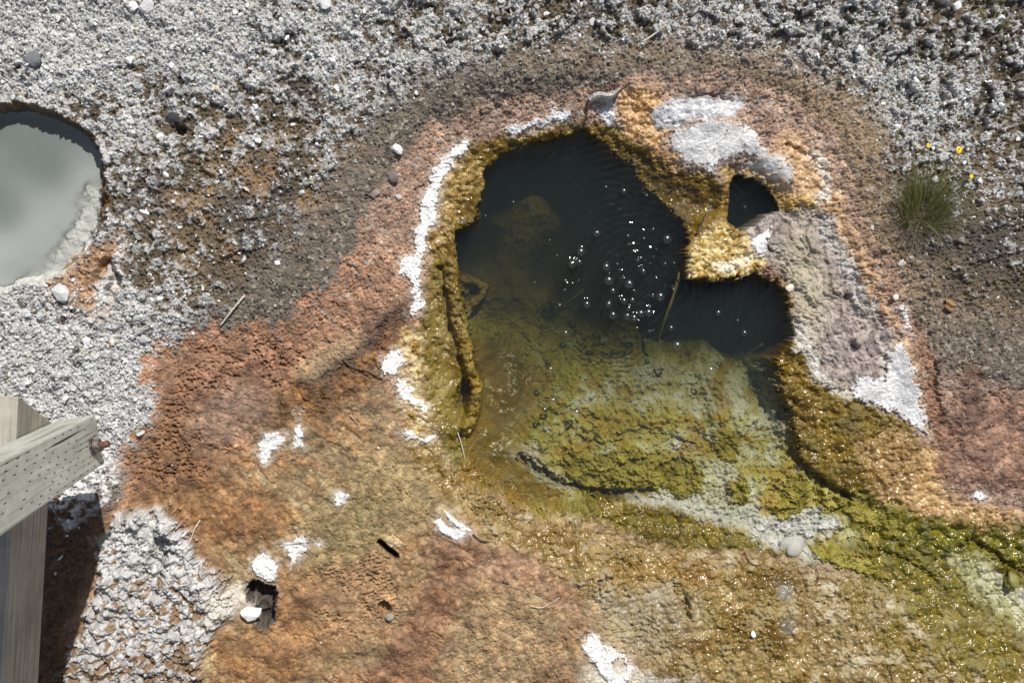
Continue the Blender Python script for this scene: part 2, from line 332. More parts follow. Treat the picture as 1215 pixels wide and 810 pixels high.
# --- deep water and the shallow floor
deep_p = [(580, 205), (600, 188), (650, 180), (668, 170), (690, 164), (722, 184), (752, 205), (775, 232), (798, 248), (812, 266), (814, 300), (812, 332), (850, 336), (900, 326), (922, 340), (934, 365), (941, 398), (925, 418), (905, 432), (870, 418), (830, 412), (780, 415), (740, 412), (700, 404), (660, 400), (625, 386), (595, 380), (562, 368), (546, 340), (538, 290), (541, 276), (565, 270), (574, 240)]
hole_p = [(868, 222), (876, 208), (905, 216), (925, 232), (934, 248), (915, 254), (902, 268), (880, 272), (864, 262)]
floor_p = [(556, 350), (620, 350), (700, 365), (790, 378), (880, 388), (912, 405), (916, 440), (930, 480), (938, 530), (958, 560), (1000, 588), (1060, 600), (1040, 640), (1000, 650), (950, 650), (900, 638), (840, 615), (790, 598), (720, 586), (665, 600), (640, 610), (600, 580), (560, 540), (545, 480), (556, 430)]
sd_deep = SD(deep_p, .8); sd_hole = SD(hole_p, .4); sd_floor = SD(floor_p, .9)
mf = sst(-7, 7, sd_floor)
fl = cm(c(172, 162, 86), c(140, 130, 50), .5+n_mid*.9+n_sm*.5)
pale = .5*n_mid2+.5*n_pat+.35*n_sm+.26*sst(740, 840, U)*sst(960, 900, U)+.10*sst(400, 380, np.abs(V-470)*4+300)-.05
fl = fl+(cm(c(194, 192, 160), c(166, 162, 112), .5+n_sm)-fl)*sst(-.02, .24, pale)[:, None]*.85
fl = fl+(c(202, 204, 196)-fl)*sst(.28, .42, pale+.4*n_sm2)[:, None]*.7
fl = fl+(cm(c(172, 142, 56), c(140, 112, 34), .5+n_sm)-fl)*sst(.05, .3, -n_mid2+.6*n_pat+.2*n_sm)[:, None]*.6
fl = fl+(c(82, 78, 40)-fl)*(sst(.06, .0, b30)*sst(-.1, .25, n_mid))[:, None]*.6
paint(mf, np.minimum(fl*1.10, .8), .6, 'block')
m = M([(545, 400), (620, 410), (650, 450), (640, 490), (610, 520), (640, 560), (670, 590), (655, 612), (600, 580), (555, 545), (545, 480)], 14, 1.4)
paint(m, cm(c(150, 120, 40), c(104, 88, 22), .5+n_mid+n_sm*.6), .4, 'mat')
m = M([(535, 560), (560, 540), (600, 570), (655, 608), (610, 590), (560, 585)], 8, 1.0); paint(m*.7, cm(c(140, 108, 42), c(104, 80, 22), .5+n_mid2), .3)
for (pl, am) in (([(738, 590), (790, 586), (830, 598), (880, 605), (905, 612), (900, 628), (860, 622), (810, 606), (770, 598)], .85), ([(884, 622), (920, 615), (960, 602), (1005, 618), (985, 638), (950, 642), (945, 656), (915, 646), (895, 638)], 1.0),
                 ([(845, 560), (870, 545), (890, 570), (880, 605), (850, 600)], .6), ([(758, 440), (788, 430), (808, 442), (800, 456), (775, 462)], .8), ([(905, 450), (925, 455), (940, 520), (925, 525), (915, 480)], .6),
                 ([(610, 540), (640, 520), (655, 560), (690, 575), (680, 590), (640, 570)], .5), ([(1150, 660), (1215, 700), (1300, 760), (1215, 735), (1170, 700)], .7), ([(932, 640), (975, 645), (985, 665), (945, 668)], .6)):
    m = M(pl, 7, 1.1); paint(m*am, cm(c(206, 207, 203), c(168, 168, 156), .5+n_sm*1.4), .6, 'caul', .5)
# green stringers of the outflow
m = M([(1005, 585), (1060, 600), (1130, 625), (1215, 640), (1640, 660), (1640, 720), (1215, 672), (1120, 660), (1060, 640), (1010, 630)], 10, 1.5)
paint(m*.9, cm(c(126, 118, 28), c(84, 82, 10), .5+n_sm*1.2+n_mid), .2, 'mat')
m = M([(990, 650), (1060, 640), (1140, 690), (1215, 740), (1215, 820), (1140, 800), (1090, 740), (1030, 690)], 16, 1.6)
paint(m*.7, cm(c(128, 116, 36), c(84, 80, 14), .5+n_sm+n_mid*.9), .28, 'mat', .7)
m = M([(1000, 690), (1090, 690), (1215, 760), (1640, 820), (1640, 1220), (1120, 1220), (1060, 790)], 24, 1.8); paint(m*sst(-.25, .2, n_mid+.5*n_pat)*.75, cm(c(138, 120, 42), c(96, 86, 22), .5+n_sm), .3, 'mat', .6)
m = M([(800, 700), (900, 670), (950, 690), (960, 800), (860, 1220), (800, 1220)], 30, 1.8); paint(m*sst(-.2, .2, n_mid2+.4*n_pat)*.7, cm(c(150, 128, 62), c(112, 92, 34), .5+n_sm), .3)
m = M([(1120, 655), (1160, 660), (1215, 715), (1300, 780), (1215, 750), (1150, 700)], 9, 1.2); paint(m*.8, cm(c(184, 182, 150), c(150, 148, 92), .5+n_sm*1.2), .4, 'block', .6)
# deep rock
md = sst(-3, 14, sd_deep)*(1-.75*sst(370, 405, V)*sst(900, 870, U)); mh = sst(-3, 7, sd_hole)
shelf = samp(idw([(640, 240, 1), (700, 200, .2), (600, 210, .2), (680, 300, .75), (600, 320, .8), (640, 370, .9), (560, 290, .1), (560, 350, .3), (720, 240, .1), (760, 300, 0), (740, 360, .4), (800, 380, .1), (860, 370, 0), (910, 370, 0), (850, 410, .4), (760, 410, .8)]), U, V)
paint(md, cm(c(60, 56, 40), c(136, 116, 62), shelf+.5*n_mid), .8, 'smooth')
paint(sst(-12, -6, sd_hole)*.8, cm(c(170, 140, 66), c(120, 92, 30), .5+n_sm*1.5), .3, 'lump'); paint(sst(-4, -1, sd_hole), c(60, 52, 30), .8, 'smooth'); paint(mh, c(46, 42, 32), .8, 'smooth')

# --- sinter on the right and the white rims
gv_p = [(888, 262), (915, 248), (945, 244), (980, 252), (1002, 285), (1022, 322), (1044, 368), (1066, 395), (1060, 440), (1010, 462), (972, 446), (957, 428), (948, 390), (940, 350), (918, 312), (900, 300)]
m = M(gv_p, 6, .9)
swl = fbm(gx*1.1+.05*n_mid+.5*gy, gy*.35+.05*n_mid2, 34., 4, 77)
gv = cm(c(180, 169, 162), c(124, 111, 106), .5+n_mid*.7+1.7*swl)
gv = gv+(c(178, 170, 142)-gv)*sst(60, 10, np.abs(U-955)+np.abs(V-345)*.35)[:, None]*.7
gv = gv+(c(138, 108, 98)-gv)*sst(.2, .5, n_sm+.5*n_mid2)[:, None]*.35
paint(m, gv, .58, 'smooth')
m = M([(985, 250), (1000, 285), (1022, 325), (1044, 370), (1030, 372), (1008, 330), (990, 295), (975, 262)], 7, 1.2); paint(m*.8, cm(c(200, 198, 194), c(156, 150, 142), .5+n_sm*1.5), .45, 'caul', .5)
m = M([(775, 135), (800, 116), (860, 112), (885, 120), (872, 138), (835, 140), (800, 150), (778, 152)], 5, .9); paint(m, cm(c(214, 214, 215), c(160, 162, 166), .5+n_sm*1.1+n_mid), .32, 'smooth', .8)
for pl in ([(950, 180), (972, 182), (988, 200), (990, 222), (975, 250), (965, 240), (978, 220), (968, 200)], [(940, 370), (965, 405), (972, 440), (1010, 470), (1000, 476), (962, 450), (945, 410)]):
    m = M(pl, 5, 1.2); paint(m*.75, cm(c(226, 224, 218), c(180, 172, 158), .4+n_sm*1.5), .42, 'caul', .6)

H0 = -.018*np.abs(swl)*M(gv_p, 8, .9)+.004*M(gv_p, 8, .9)*n_mid2
# --- white cauliflower sinter lower left
ca_p = [(118, 640), (140, 612), (165, 600), (200, 604), (222, 630), (240, 660), (265, 685), (270, 720), (250, 760), (235, 790), (210, 1220), (60, 1220), (70, 790), (105, 730), (118, 680)]
m = M(ca_p, 7, 1.4)
ca = cm(c(150, 124, 94), c(104, 84, 62), .5+n_sm)
cw = sst(-.10, .16, .40*n_mid+.75*n_sm+.5*(b30-.33)+.30*(s150[2]-.5)+.15+.30*sst(700, 640, V)-.22*sst(740, 800, V))
ca = ca+(cm(c(216, 216, 215), c(140, 136, 130), .1+w140[2]*.5+.7*n_sm+.5*n_mid)-ca)*cw[:, None]
paint(m, ca, .85, 'caul')
m = M([(250, 695), (300, 700), (318, 712), (290, 725), (250, 730)], 9, 1.2); paint(m*.7, c(226, 220, 208), .8)
m = M([(110, 590), (132, 600), (112, 660), (96, 720), (75, 800), (40, 1220), (-420, 1220), (-420, 640), (60, 600)], 12, 1.2)
paint(m*.85, cm(c(112, 84, 58), c(74, 54, 38), .5+n_sm+.4*n_mid), .85, 'caul', .7)  # brown soil beside the post, painted darker to deepen the post's cast shadow
wsp = M([(110, 500), (150, 520), (140, 570), (120, 600), (85, 620), (60, 600), (40, 560)], 12, 1.4)*sst(-.2, .2, n_sm+n_mid*.5)
paint(wsp, c(224, 222, 218), .9)
# odd corner beside the milky pool
m = M([(60, 330), (100, 305), (122, 290), (148, 270), (150, 300), (140, 340), (125, 375), (95, 370), (70, 352)], 10, 1.4)
paint(m*.85, cm(c(186, 150, 112), c(140, 96, 56), .5+n_sm*1.5+n_mid*.5), .6, 'caul', .7)
m = M([(106, 360), (128, 320), (138, 275), (150, 275), (145, 320), (132, 362), (115, 372)], 6, 1.5); paint(m*.9, cm(c(226, 226, 224), c(186, 182, 178), .5+n_sm), .8, 'caul')

# ------------------------------------------------------------------ relief
H = .018*n_big+.006*n_mid
rough_land = 1-M(or_p, 30, 1.0)
H += rough_land*.020
# walls and slopes of the pool
WL = -.050
sd_alg = SD(alg_p, .5)
inside = sst(-14, 34, sd_alg)
ring = np.maximum(sst(-70, -4, sd_alg), M(gv_p, 16, .8)*.8)
H = mix(H, -.030+.005*n_mid, ring*.85)
zmat = samp(idw([(540, 215, -.048), (555, 245, -.062), (525, 300, -.045), (530, 400, -.052), (545, 470, -.060), (540, 540, -.062), (600, 590, -.062), (660, 610, -.055), (610, 168, -.060), (620, 180, -.085), (680, 155, -.066), (740, 165, -.066), (780, 200, -.080), (800, 225, -.085), (845, 245, -.080),
    (935, 420, -.045), (960, 470, -.035), (1020, 520, -.025), (1070, 560, -.025), (930, 500, -.052), (900, 640, -.048), (980, 650, -.050), (760, 630, -.046), (1080, 620, -.035), (1200, 650, -.035), (1215, 710, -.055), (1130, 680, -.048), (940, 380, -.03)]), U, V)
H = mix(H, zmat+.006*n_mid+.004*n_sm, inside)
zfl = samp(idw([(620, 400, -.19), (620, 430, -.15), (560, 420, -.13), (600, 480, -.12), (560, 520, -.085), (640, 560, -.08), (700, 410, -.20), (700, 440, -.145), (700, 470, -.11), (780, 420, -.19), (780, 450, -.125), (860, 425, -.18), (860, 455, -.12), (905, 440, -.15), (700, 500, -.085), (800, 500, -.082), (880, 500, -.082), (760, 560, -.070), (860, 580, -.070), (930, 600, -.064), (960, 635, -.060), (1020, 610, -.055), (640, 590, -.08), (560, 345, -.18), (620, 365, -.24), (700, 375, -.32), (780, 385, -.32), (860, 390, -.32), (915, 410, -.3)], 4), U, V)
H = mix(H, zfl+.004*n_mid, sst(-10, 12, sd_floor))
zdp = samp(idw([(640, 240, -.19), (660, 260, -.20), (620, 260, -.20), (700, 200, -.5), (600, 210, -.42), (690, 300, -.34), (600, 320, -.22), (640, 370, -.20), (560, 290, -.40), (565, 340, -.17), (740, 240, -.6), (760, 300, -.7), (740, 360, -.42), (820, 370, -.65), (870, 370, -.7), (910, 370, -.7), (700, 395, -.22), (780, 400, -.24), (850, 405, -.24), (620, 385, -.18), (590, 375, -.17), (905, 425, -.4), (930, 390, -.7)], 4), U, V)
edge_soft = samp(idw([(580, 215, 9), (620, 185, 22), (690, 170, 26), (740, 200, 12), (800, 250, 7), (814, 310, 3), (900, 330, 3), (940, 390, 4), (905, 430, 8), (850, 412, 34), (750, 410, 40), (620, 388, 36), (560, 368, 18), (540, 290, 7), (570, 250, 8)]), U, V)
H = mix(H, zdp+.02*n_mid, sst(-.6, 1.4, sd_deep/edge_soft))
H = mix(H, np.minimum(H, -.045+.004*n_sm), np.maximum(sst(-26, -3, sd_hole), sst(-16, -2, sd_deep))*.9)
# ledge stands above the water; hole behind it drops away
H = mix(H, -.034+.006*n_mid+.005*n_sm, M(ledge_p, 5, .8))
H = mix(H, -.5, sst(-1, 5, sd_hole))
# raised lip that winds down the left side, with the groove beside it
d = stroke([(532, 262), (536, 300), (538, 340), (548, 390), (556, 430), (566, 460), (562, 490), (554, 508)])
H = np.maximum(H, np.where(d < 20, mix(H, -.034+.008*n_sm, sst(13, 4, d)), -9))
d = stroke([(521, 318), (528, 350), (533, 385), (542, 420), (547, 432)]); H -= .013*sst(4.5, 1.5, d)
d = stroke([(556, 330), (580, 340), (575, 352), (560, 365)]); H = np.where(d < 12, mix(H, -.115, sst(9, 3, d)), H); paint(sst(9, 3, d)*.8, c(120, 98, 40), .7)
# lip of the far mat, sloping slabs right of the shallow floor
for ln, dep, wd in (([(905, 436), (925, 470), (938, 500), (945, 540), (965, 565), (1010, 590)], .020, 6), ([(620, 545), (640, 560), (668, 575), (700, 585), (740, 590)], .030, 6), ([(720, 585), (750, 588), (775, 583)], .025, 7), ([(735, 520), (760, 516), (775, 512), (800, 520), (830, 530)], .014, 3), ([(690, 522), (720, 530), (742, 526)], .012, 2.5), ([(780, 560), (810, 545), (842, 560)], .014, 3), ([(655, 500), (690, 490), (730, 505)], .008, 2.5), ([(840, 450), (852, 490), (842, 520), (860, 545)], .012, 4), ([(690, 555), (720, 545), (745, 552), (770, 545)], .010, 2.5),
                     ([(1150, 640), (1180, 655), (1200, 672), (1230, 685)], .018, 5), ([(1010, 640), (1050, 655), (1080, 665), (1110, 690)], .012, 4), ([(1110, 430), (1112, 470), (1120, 500)], .012, 3), ([(975, 600), (990, 610), (1010, 600), (1005, 585)], .014, 4), ([(925, 580), (945, 600), (960, 590), (975, 570)], .014, 4),
                     ([(380, 452), (410, 436), (440, 410), (456, 384)], .006, 6), ([(796, 690), (812, 705), (818, 735)], .012, 3), ([(780, 755), (796, 740)], .010, 2.5), ([(712, 690), (722, 688)], .014, 4), ([(935, 170), (955, 180), (975, 195), (985, 205)], .012, 3), ([(870, 118), (850, 112), (820, 114)], .012, 3)):
    d = stroke(ln, 1.2); H -= dep*sst(wd, wd*.25, d)*(.6+.9*np.clip(n_sm+.4, 0, 1))
# slot, holes and the vent
d = stroke([(451, 645), (470, 661)], .1); H -= .05*sst(4.6, 2.6, d); paint(sst(4.6, 2.6, d), c(90, 62, 40))
d = stroke([(455, 722), (458, 725)], .1); H -= .03*sst(8, 5, d)
d = stroke([(196, 640), (178, 700)], 1.5); H -= .022*sst(12, 5, d)
d = stroke([(302, 702), (316, 708), (313, 732)], .9); H -= (.055+.02*n_sm)*sst(13, 9, d); paint(sst(17, 12, d)*.9, cm(c(120, 112, 102), c(70, 62, 54), .5+n_sm*1.4), .8); paint(sst(12, 8, d), cm(c(84, 74, 64), c(48, 42, 36), .5+n_sm*1.4), .8)  # vent walls painted dark, so the cavity's shade is partly in the colour
d = stroke([(205, 145), (212, 155)], .8); H -= .03*sst(12, 5, d)
d = stroke([(118, 330), (128, 312), (140, 330), (130, 350)], .8); H -= .030*sst(9, 3, d)
d = stroke([(1052, 372), (1062, 388)], .3); H += .0
# little knob and dimple on the sinter
d = stroke([(1020, 405), (1021, 406)], .3); H += .010*sst(8, 2, d)
d = stroke([(1010, 352), (1011, 353)], .3); H -= .014*sst(5, 2, d)
for ln in ([(1012, 352), (1022, 375), (1030, 392)], [(925, 320), (945, 345), (965, 370)], [(905, 285), (930, 310), (950, 318), (975, 300)]):
    d = stroke(ln, 1.5); H -= .006*sst(6, 2, d)
# cauliflower block stands proud, head lumps at its top
H += .030*M(ca_p, 10, 1.4)*(1-sst(700, 820, V)*.4)
for (a, b, r, h) in ((203, 618, 20, .035), (160, 615, 16, .018), (150, 640, 12, .012), (205, 640, 14, .02), (240, 700, 26, .014), (140, 690, 26, .012), (228, 760, 24, .012)):
    d = np.sqrt((U-a+wu)**2+(V-b+wv)**2); H += h*sst(r, r*.3, d)

# milky pool on the left
sd_mk = SD(mk_p, .55); WM = -.036
mkin = sst(-3, 14, sd_mk)
zmk = samp(idw([(112, 250, -.092), (90, 295, -.090), (50, 325, -.090), (105, 222, -.095), (80, 260, -.095), (60, 290, -.097), (0, 338, -.092), (20, 318, -.10), (95, 208, -.17), (60, 255, -.15), (30, 295, -.15), (-30, 320, -.15), (0, 250, -.28), (60, 200, -.25), (60, 145, -.22), (0, 140, -.22), (110, 180, -.2)], 4), U, V)
zmk = np.where(zmk > -.12, -.15, zmk); shf = M([(126, 212), (98, 205), (86, 234), (70, 268), (40, 304), (0, 336), (-60, 350), (60, 360), (115, 310), (135, 250)], 17, 1.0)
zmk = mix(zmk+.03, WM-.010, shf)
H = mix(H, zmk+.003*n_sm*shf, mkin)
m = sst(-5, -1, sd_mk)*sst(15, 8, sd_mk)*sst(290, 260, V+.2*(U-60)); paint(m*.9, cm(c(126, 92, 44), c(74, 52, 24), .5+n_sm*1.2), .8, 'lump')
m = sst(8, 15, sd_mk)*sst(300, 270, V)+sst(-3, 5, sd_mk)*sst(270, 300, V); paint(m, cm(c(222, 222, 216), c(190, 190, 180), .5+n_sm), .7, 'smooth')
d = stroke([(70, 318), (90, 303), (98, 290)], .6); paint(sst(4, 1.5, d)*.9, c(150, 106, 40), .5)

H += H0
# detail relief by kind of crust
def dome(F, r): return np.clip(1-(F/r)**2, 0, 1)
bigS = sst(200, 700, U)*sst(240, 60, V)
dust = sst(.05, .4, n_pat+.5*(white-.6)+.1)
grav = clump*(.010+.013*bigS)*(1-.5*dust)+(1-.6*dust)*.0048*(s75[0]-.3)*(.3+.7*clump)+.0050*(s150[0]-.4)+.0034*(s280[0]-.4)+.007*n_sm+.004*(b30-.4)
gran = .0030*(s150[0]-.4)+.0028*(s280[0]-.4)+.0050*n_sm+.0035*(b110-.4)*sst(-.2, .3, n_mid2)+.005*s75[0]*(s75[2] > .84)+.003*n_mid
pan = worley(gx*.8+gy*.35+.012*n_sm, gy*1.1-gx*.3+.012*n_sm2, 88, 22)
pmask = sst(-.12, .25, n_mid2+.12)
pit = -.013*sst(.52, .12, pan[0])*(.15+pan[2])*pmask-.006*sst(.42, .1, w140[0])*(w140[2] > .55)*pmask+.004*n_sm+.0016*n_fi+.003*n_mid-.003*sst(.3, .1, w140[0])*(w140[2] > .6)+.0014*s280[0]
bead = worley(gx+.003*n_sm, gy, 95, 33); bead2 = worley(gx, gy+.002*n_sm, 165, 35)
lsm = .35+.65*sst(-.15, .2, n_pat+.4*n_mid2)
lump = .009*lsm*(b60-.4)+.010*(b30-.4)+.010*(b16-.4)+lsm*(.0065*dome(bead[0], .68)*(.1+bead[2])+.0035*dome(bead2[0], .66)*(.1+bead2[2]))+.006*n_sm+.0006*n_fi
smooth = .010*n_mid+.0045*n_sm+.005*(b30-.4)*sst(-.1, .3, n_pat)+.004*strk-.005*sst(.05, .0, np.abs(strk))*sst(.0, .3, n_mid2)+.0014*n_fi-.004*sst(.22, .08, w140[0])*(w140[2] > .85)-.003*sst(.3, .1, w70[0])*(w70[2] > .93)+.0008*s280[0]
str_ = fbm(gx*.6+gy*.8, gx*.25-gy*.2, 60., 3, 52)
matk = sst(-.058, -.044, H)
mat = .006*n_mid+(.0025+.0045*matk)*n_sm+.0030*str_+(.0006+.0030*matk)*b110+.0012*matk*dome(bead2[0], .6)*bead2[2]+.0004*n_fi+matk*(.010*(b30-.35)+.016*(b16-.4)-.008*sst(.05, .0, b16))
block = .016*(b16-.4)+.016*(b30-.4)+.007*(b60-.4)+.004*n_sm+.0026*(s150[0]-.4)+.004*s75[0]*(s75[2] > .7)-.008*sst(.05, .0, b30)*sst(-.1, .25, n_mid)
caul = .022*(b16-.3)*M(ca_p, 10, 1.4)+.016*(b30-.3)+.012*(b60-.4)+.005*b110+.0035*(s150[0]-.4)+.002*n_fi
for k, h in (('grav', grav), ('gran', gran), ('pit', pit), ('lump', lump), ('smooth', smooth), ('mat', mat), ('block', block), ('caul', caul)):
    H += W[k]*h*fade
H = H.astype(f32)
print('relief', H.min(), H.max())
# keep dry land above the two water sheets
wat_p = [(520, 200), (560, 160), (640, 148), (690, 140), (740, 146), (790, 180), (850, 208), (880, 200), (910, 208), (945, 250), (905, 285), (905, 318), (930, 325), (955, 375), (955, 420), (945, 450), (960, 520), (1000, 570), (1050, 600), (1010, 660), (930, 665), (860, 650), (780, 640), (690, 622), (640, 618), (580, 592), (530, 560), (512, 500), (500, 420), (506, 330)]

# ------------------------------------------------------------------ mesh helpers
def add_obj(name, me, parent=None, mat=None):
    o = bpy.data.objects.new(name, me); COL.objects.link(o)
    if mat is not None: me.materials.append(mat)
    if parent is not None: o.parent = parent
    return o
def tag(o, label=None, cat=None, group=None, kind=None):
    if label: o['label'] = label
    if cat: o['category'] = cat
    if group: o['group'] = group
    if kind: o['kind'] = kind
    return o
def np_mesh(name, co, faces, smooth=True):
    """faces: (n,k) int array"""
    me = bpy.data.meshes.new(name); n, k = faces.shape
    me.vertices.add(len(co)); me.vertices.foreach_set('co', np.ascontiguousarray(co, f32).ravel())
    me.loops.add(n*k); me.loops.foreach_set('vertex_index', np.ascontiguousarray(faces, np.int32).ravel())
    me.polygons.add(n); me.polygons.foreach_set('loop_start', np.arange(0, n*k, k, dtype=np.int32))
    me.polygons.foreach_set('use_smooth', np.full(n, smooth, bool))
    me.update(calc_edges=True)
    return me
def grid_faces(ny, nx):
    i = np.arange(ny*nx, dtype=np.int32).reshape(ny, nx)
    return np.stack([i[:-1, :-1], i[:-1, 1:], i[1:, 1:], i[1:, :-1]], -1).reshape(-1, 4)
def set_col(me, name, col):
    a = me.attributes.new(name, 'FLOAT_COLOR', 'POINT')
    rgba = np.ones((len(col), 4), f32); rgba[:, :3] = col; a.data.foreach_set('color', rgba.ravel())
def set_flt(me, name, val):
    a = me.attributes.new(name, 'FLOAT', 'POINT'); a.data.foreach_set('value', np.ascontiguousarray(val, f32))
HG = H.reshape(NYg, NXg)[pady:pady+ncy, padx:padx+ncx]
CG = C.reshape(NYg, NXg, 3)[pady:pady+ncy, padx:padx+ncx]
def ground_z(x, y):
    a = np.clip((np.asarray(x)-X0)/DX, 0, ncx-1.001); b = np.clip((np.asarray(y)-Y0)/DX, 0, ncy-1.001)
    i = a.astype(int); j = b.astype(int); fa = a-i; fb = b-j
    return (HG[j, i]*(1-fa)+HG[j, i+1]*fa)*(1-fb)+(HG[j+1, i]*(1-fa)+HG[j+1, i+1]*fa)*fb
def gat(u, v, dz=0.0):
    p = at(u, v, 0.0); z = float(ground_z(p.x, p.y))
    for _ in range(3):
        p = at(u, v, z); z = float(ground_z(p.x, p.y))
    return Vector((p.x, p.y, z+dz))

# ------------------------------------------------------------------ materials
def new_mat(name):
    m = bpy.data.materials.new(name); m.use_nodes = True; nt = m.node_tree; nt.nodes.clear()
    out = nt.nodes.new('ShaderNodeOutputMaterial'); return m, nt, out
def N(nt, typ, **kw):
    n = nt.nodes.new(typ)
    for k, v in kw.items():
        if k in n.inputs: n.inputs[k].default_value = v
        else: setattr(n, k, v)
    return n
def crust_mat(name, attr=True, color=(.5, .5, .5), rough=.8, bump=.0006, bscale=700, var=.25, spec=.35, var_scale=260):
    m, nt, out = new_mat(name); L = nt.links.new
    b = N(nt, 'ShaderNodeBsdfPrincipled'); b.inputs['Specular IOR Level'].default_value = spec
    tc = N(nt, 'ShaderNodeNewGeometry')
    nz = N(nt, 'ShaderNodeTexNoise', Scale=var_scale, Detail=4.0, Roughness=.65); L(tc.outputs['Position'], nz.inputs['Vector'])
    mr = N(nt, 'ShaderNodeMapRange'); mr.inputs['From Min'].default_value = .25; mr.inputs['From Max'].default_value = .75
    mr.inputs['To Min'].default_value = 1-var; mr.inputs['To Max'].default_value = 1+var; L(nz.outputs['Fac'], mr.inputs['Value'])
    mx = N(nt, 'ShaderNodeVectorMath', operation='SCALE'); L(mr.outputs['Result'], mx.inputs['Scale'])
    if attr:
        at_ = N(nt, 'ShaderNodeAttribute', attribute_name='albedo'); L(at_.outputs['Color'], mx.inputs[0])
        ar = N(nt, 'ShaderNodeAttribute', attribute_name='roughness'); L(ar.outputs['Fac'], b.inputs['Roughness'])
    else:
        mx.inputs[0].default_value = color; b.inputs['Roughness'].default_value = rough
    L(mx.outputs['Vector'], b.inputs['Base Color'])
    n2 = N(nt, 'ShaderNodeTexNoise', Scale=bscale, Detail=3.0, Roughness=.6); L(tc.outputs['Position'], n2.inputs['Vector'])
    bp = N(nt, 'ShaderNodeBump', Strength=1.0, Distance=bump); L(n2.outputs['Fac'], bp.inputs['Height']); L(bp.outputs['Normal'], b.inputs['Normal'])
    if attr:
        ms = N(nt, 'ShaderNodeMapRange'); ms.inputs['From Min'].default_value = .2; ms.inputs['From Max'].default_value = .6; ms.inputs['To Min'].default_value = .10; ms.inputs['To Max'].default_value = 1.0
        L(ar.outputs['Fac'], ms.inputs['Value']); L(ms.outputs['Result'], bp.inputs['Strength'])
    L(b.outputs['BSDF'], out.inputs['Surface'])
    return m
M_ground = crust_mat('mineral_ground', bump=.0013, bscale=380, spec=.5)
def speckle_mat(name, a, b, rough, big=22., sharp=.10, spk=.36):
    m = crust_mat(name, False, (1, 1, 1), rough, .0010, 320, .12, .3, 140); nt = m.node_tree; L = nt.links.new
    g = N(nt, 'ShaderNodeNewGeometry'); n1 = N(nt, 'ShaderNodeTexNoise', Scale=big, Detail=6.0, Roughness=.65); L(g.outputs['Position'], n1.inputs['Vector'])
    r1 = N(nt, 'ShaderNodeValToRGB'); r1.color_ramp.elements[0].position = .5-sharp; r1.color_ramp.elements[0].color = (*b, 1); r1.color_ramp.elements[1].position = .5+sharp*.6; r1.color_ramp.elements[1].color = (*a, 1); L(n1.outputs['Fac'], r1.inputs['Fac'])
    n2 = N(nt, 'ShaderNodeTexNoise', Scale=230.0, Detail=2.0); L(g.outputs['Position'], n2.inputs['Vector'])
    r2 = N(nt, 'ShaderNodeValToRGB'); r2.color_ramp.elements[0].position = spk-.05; r2.color_ramp.elements[0].color = (.42, .40, .36, 1); r2.color_ramp.elements[1].position = spk+.04; r2.color_ramp.elements[1].color = (1, 1, 1, 1); L(n2.outputs['Fac'], r2.inputs['Fac'])
    mu = N(nt, 'ShaderNodeMix', data_type='RGBA', blend_type='MULTIPLY'); mu.inputs[0].default_value = 1; L(r1.outputs['Color'], mu.inputs[6]); L(r2.outputs['Color'], mu.inputs[7])
    ac = N(nt, 'ShaderNodeAttribute', attribute_name='albedo'); af = N(nt, 'ShaderNodeAttribute', attribute_name='cover')
    mf_ = N(nt, 'ShaderNodeMix', data_type='RGBA'); L(af.outputs['Fac'], mf_.inputs[0]); L(ac.outputs['Color'], mf_.inputs[6]); L(mu.outputs[2], mf_.inputs[7])
    vm = [n for n in nt.nodes if n.type == 'VECT_MATH'][0]; L(mf_.outputs[2], vm.inputs[0]); return m
M_white = speckle_mat('white_crust', (.80, .80, .79), (.66, .65, .62), .8)
M_chip = crust_mat('gravel_chips', bump=.0004, bscale=600, var=.15)

_nt = M_ground.node_tree; _L = _nt.links.new                       # beyond the modelled crust: plain grey brown gravel
_g = N(_nt, 'ShaderNodeNewGeometry'); _n1 = N(_nt, 'ShaderNodeTexNoise', Scale=38.0, Detail=8.0, Roughness=.75); _L(_g.outputs['Position'], _n1.inputs['Vector'])
_n3 = N(_nt, 'ShaderNodeTexNoise', Scale=2.2, Detail=4.0); _L(_g.outputs['Position'], _n3.inputs['Vector'])
_ad = N(_nt, 'ShaderNodeMath', operation='MULTIPLY_ADD'); _L(_n3.outputs['Fac'], _ad.inputs[0]); _ad.inputs[1].default_value = .5; _L(_n1.outputs['Fac'], _ad.inputs[2])
_r = N(_nt, 'ShaderNodeValToRGB'); _r.color_ramp.elements[0].position = .58; _r.color_ramp.elements[0].color = (.10, .08, .055, 1); _r.color_ramp.elements[1].position = .86; _r.color_ramp.elements[1].color = (.55, .55, .54, 1); _L(_ad.outputs[0], _r.inputs['Fac'])
_an = N(_nt, 'ShaderNodeAttribute', attribute_name='near'); _mx = N(_nt, 'ShaderNodeMix', data_type='RGBA'); _L(_an.outputs['Fac'], _mx.inputs[0]); _L(_r.outputs['Color'], _mx.inputs[6])
_alb = [n for n in _nt.nodes if n.type == 'ATTRIBUTE' and n.attribute_name == 'albedo'][0]; _L(_alb.outputs['Color'], _mx.inputs[7])
_L(_mx.outputs[2], [n for n in _nt.nodes if n.type == 'VECT_MATH'][0].inputs[0])
_b0 = [n for n in _nt.nodes if n.type == 'BUMP'][0]; _b2 = N(_nt, 'ShaderNodeBump', Distance=.02); _iv = N(_nt, 'ShaderNodeMath', operation='SUBTRACT'); _iv.inputs[0].default_value = 1; _L(_an.outputs['Fac'], _iv.inputs[1])
_L(_iv.outputs[0], _b2.inputs['Strength']); _L(_n1.outputs['Fac'], _b2.inputs['Height']); _L(_b2.outputs['Normal'], _b0.inputs['Normal'])
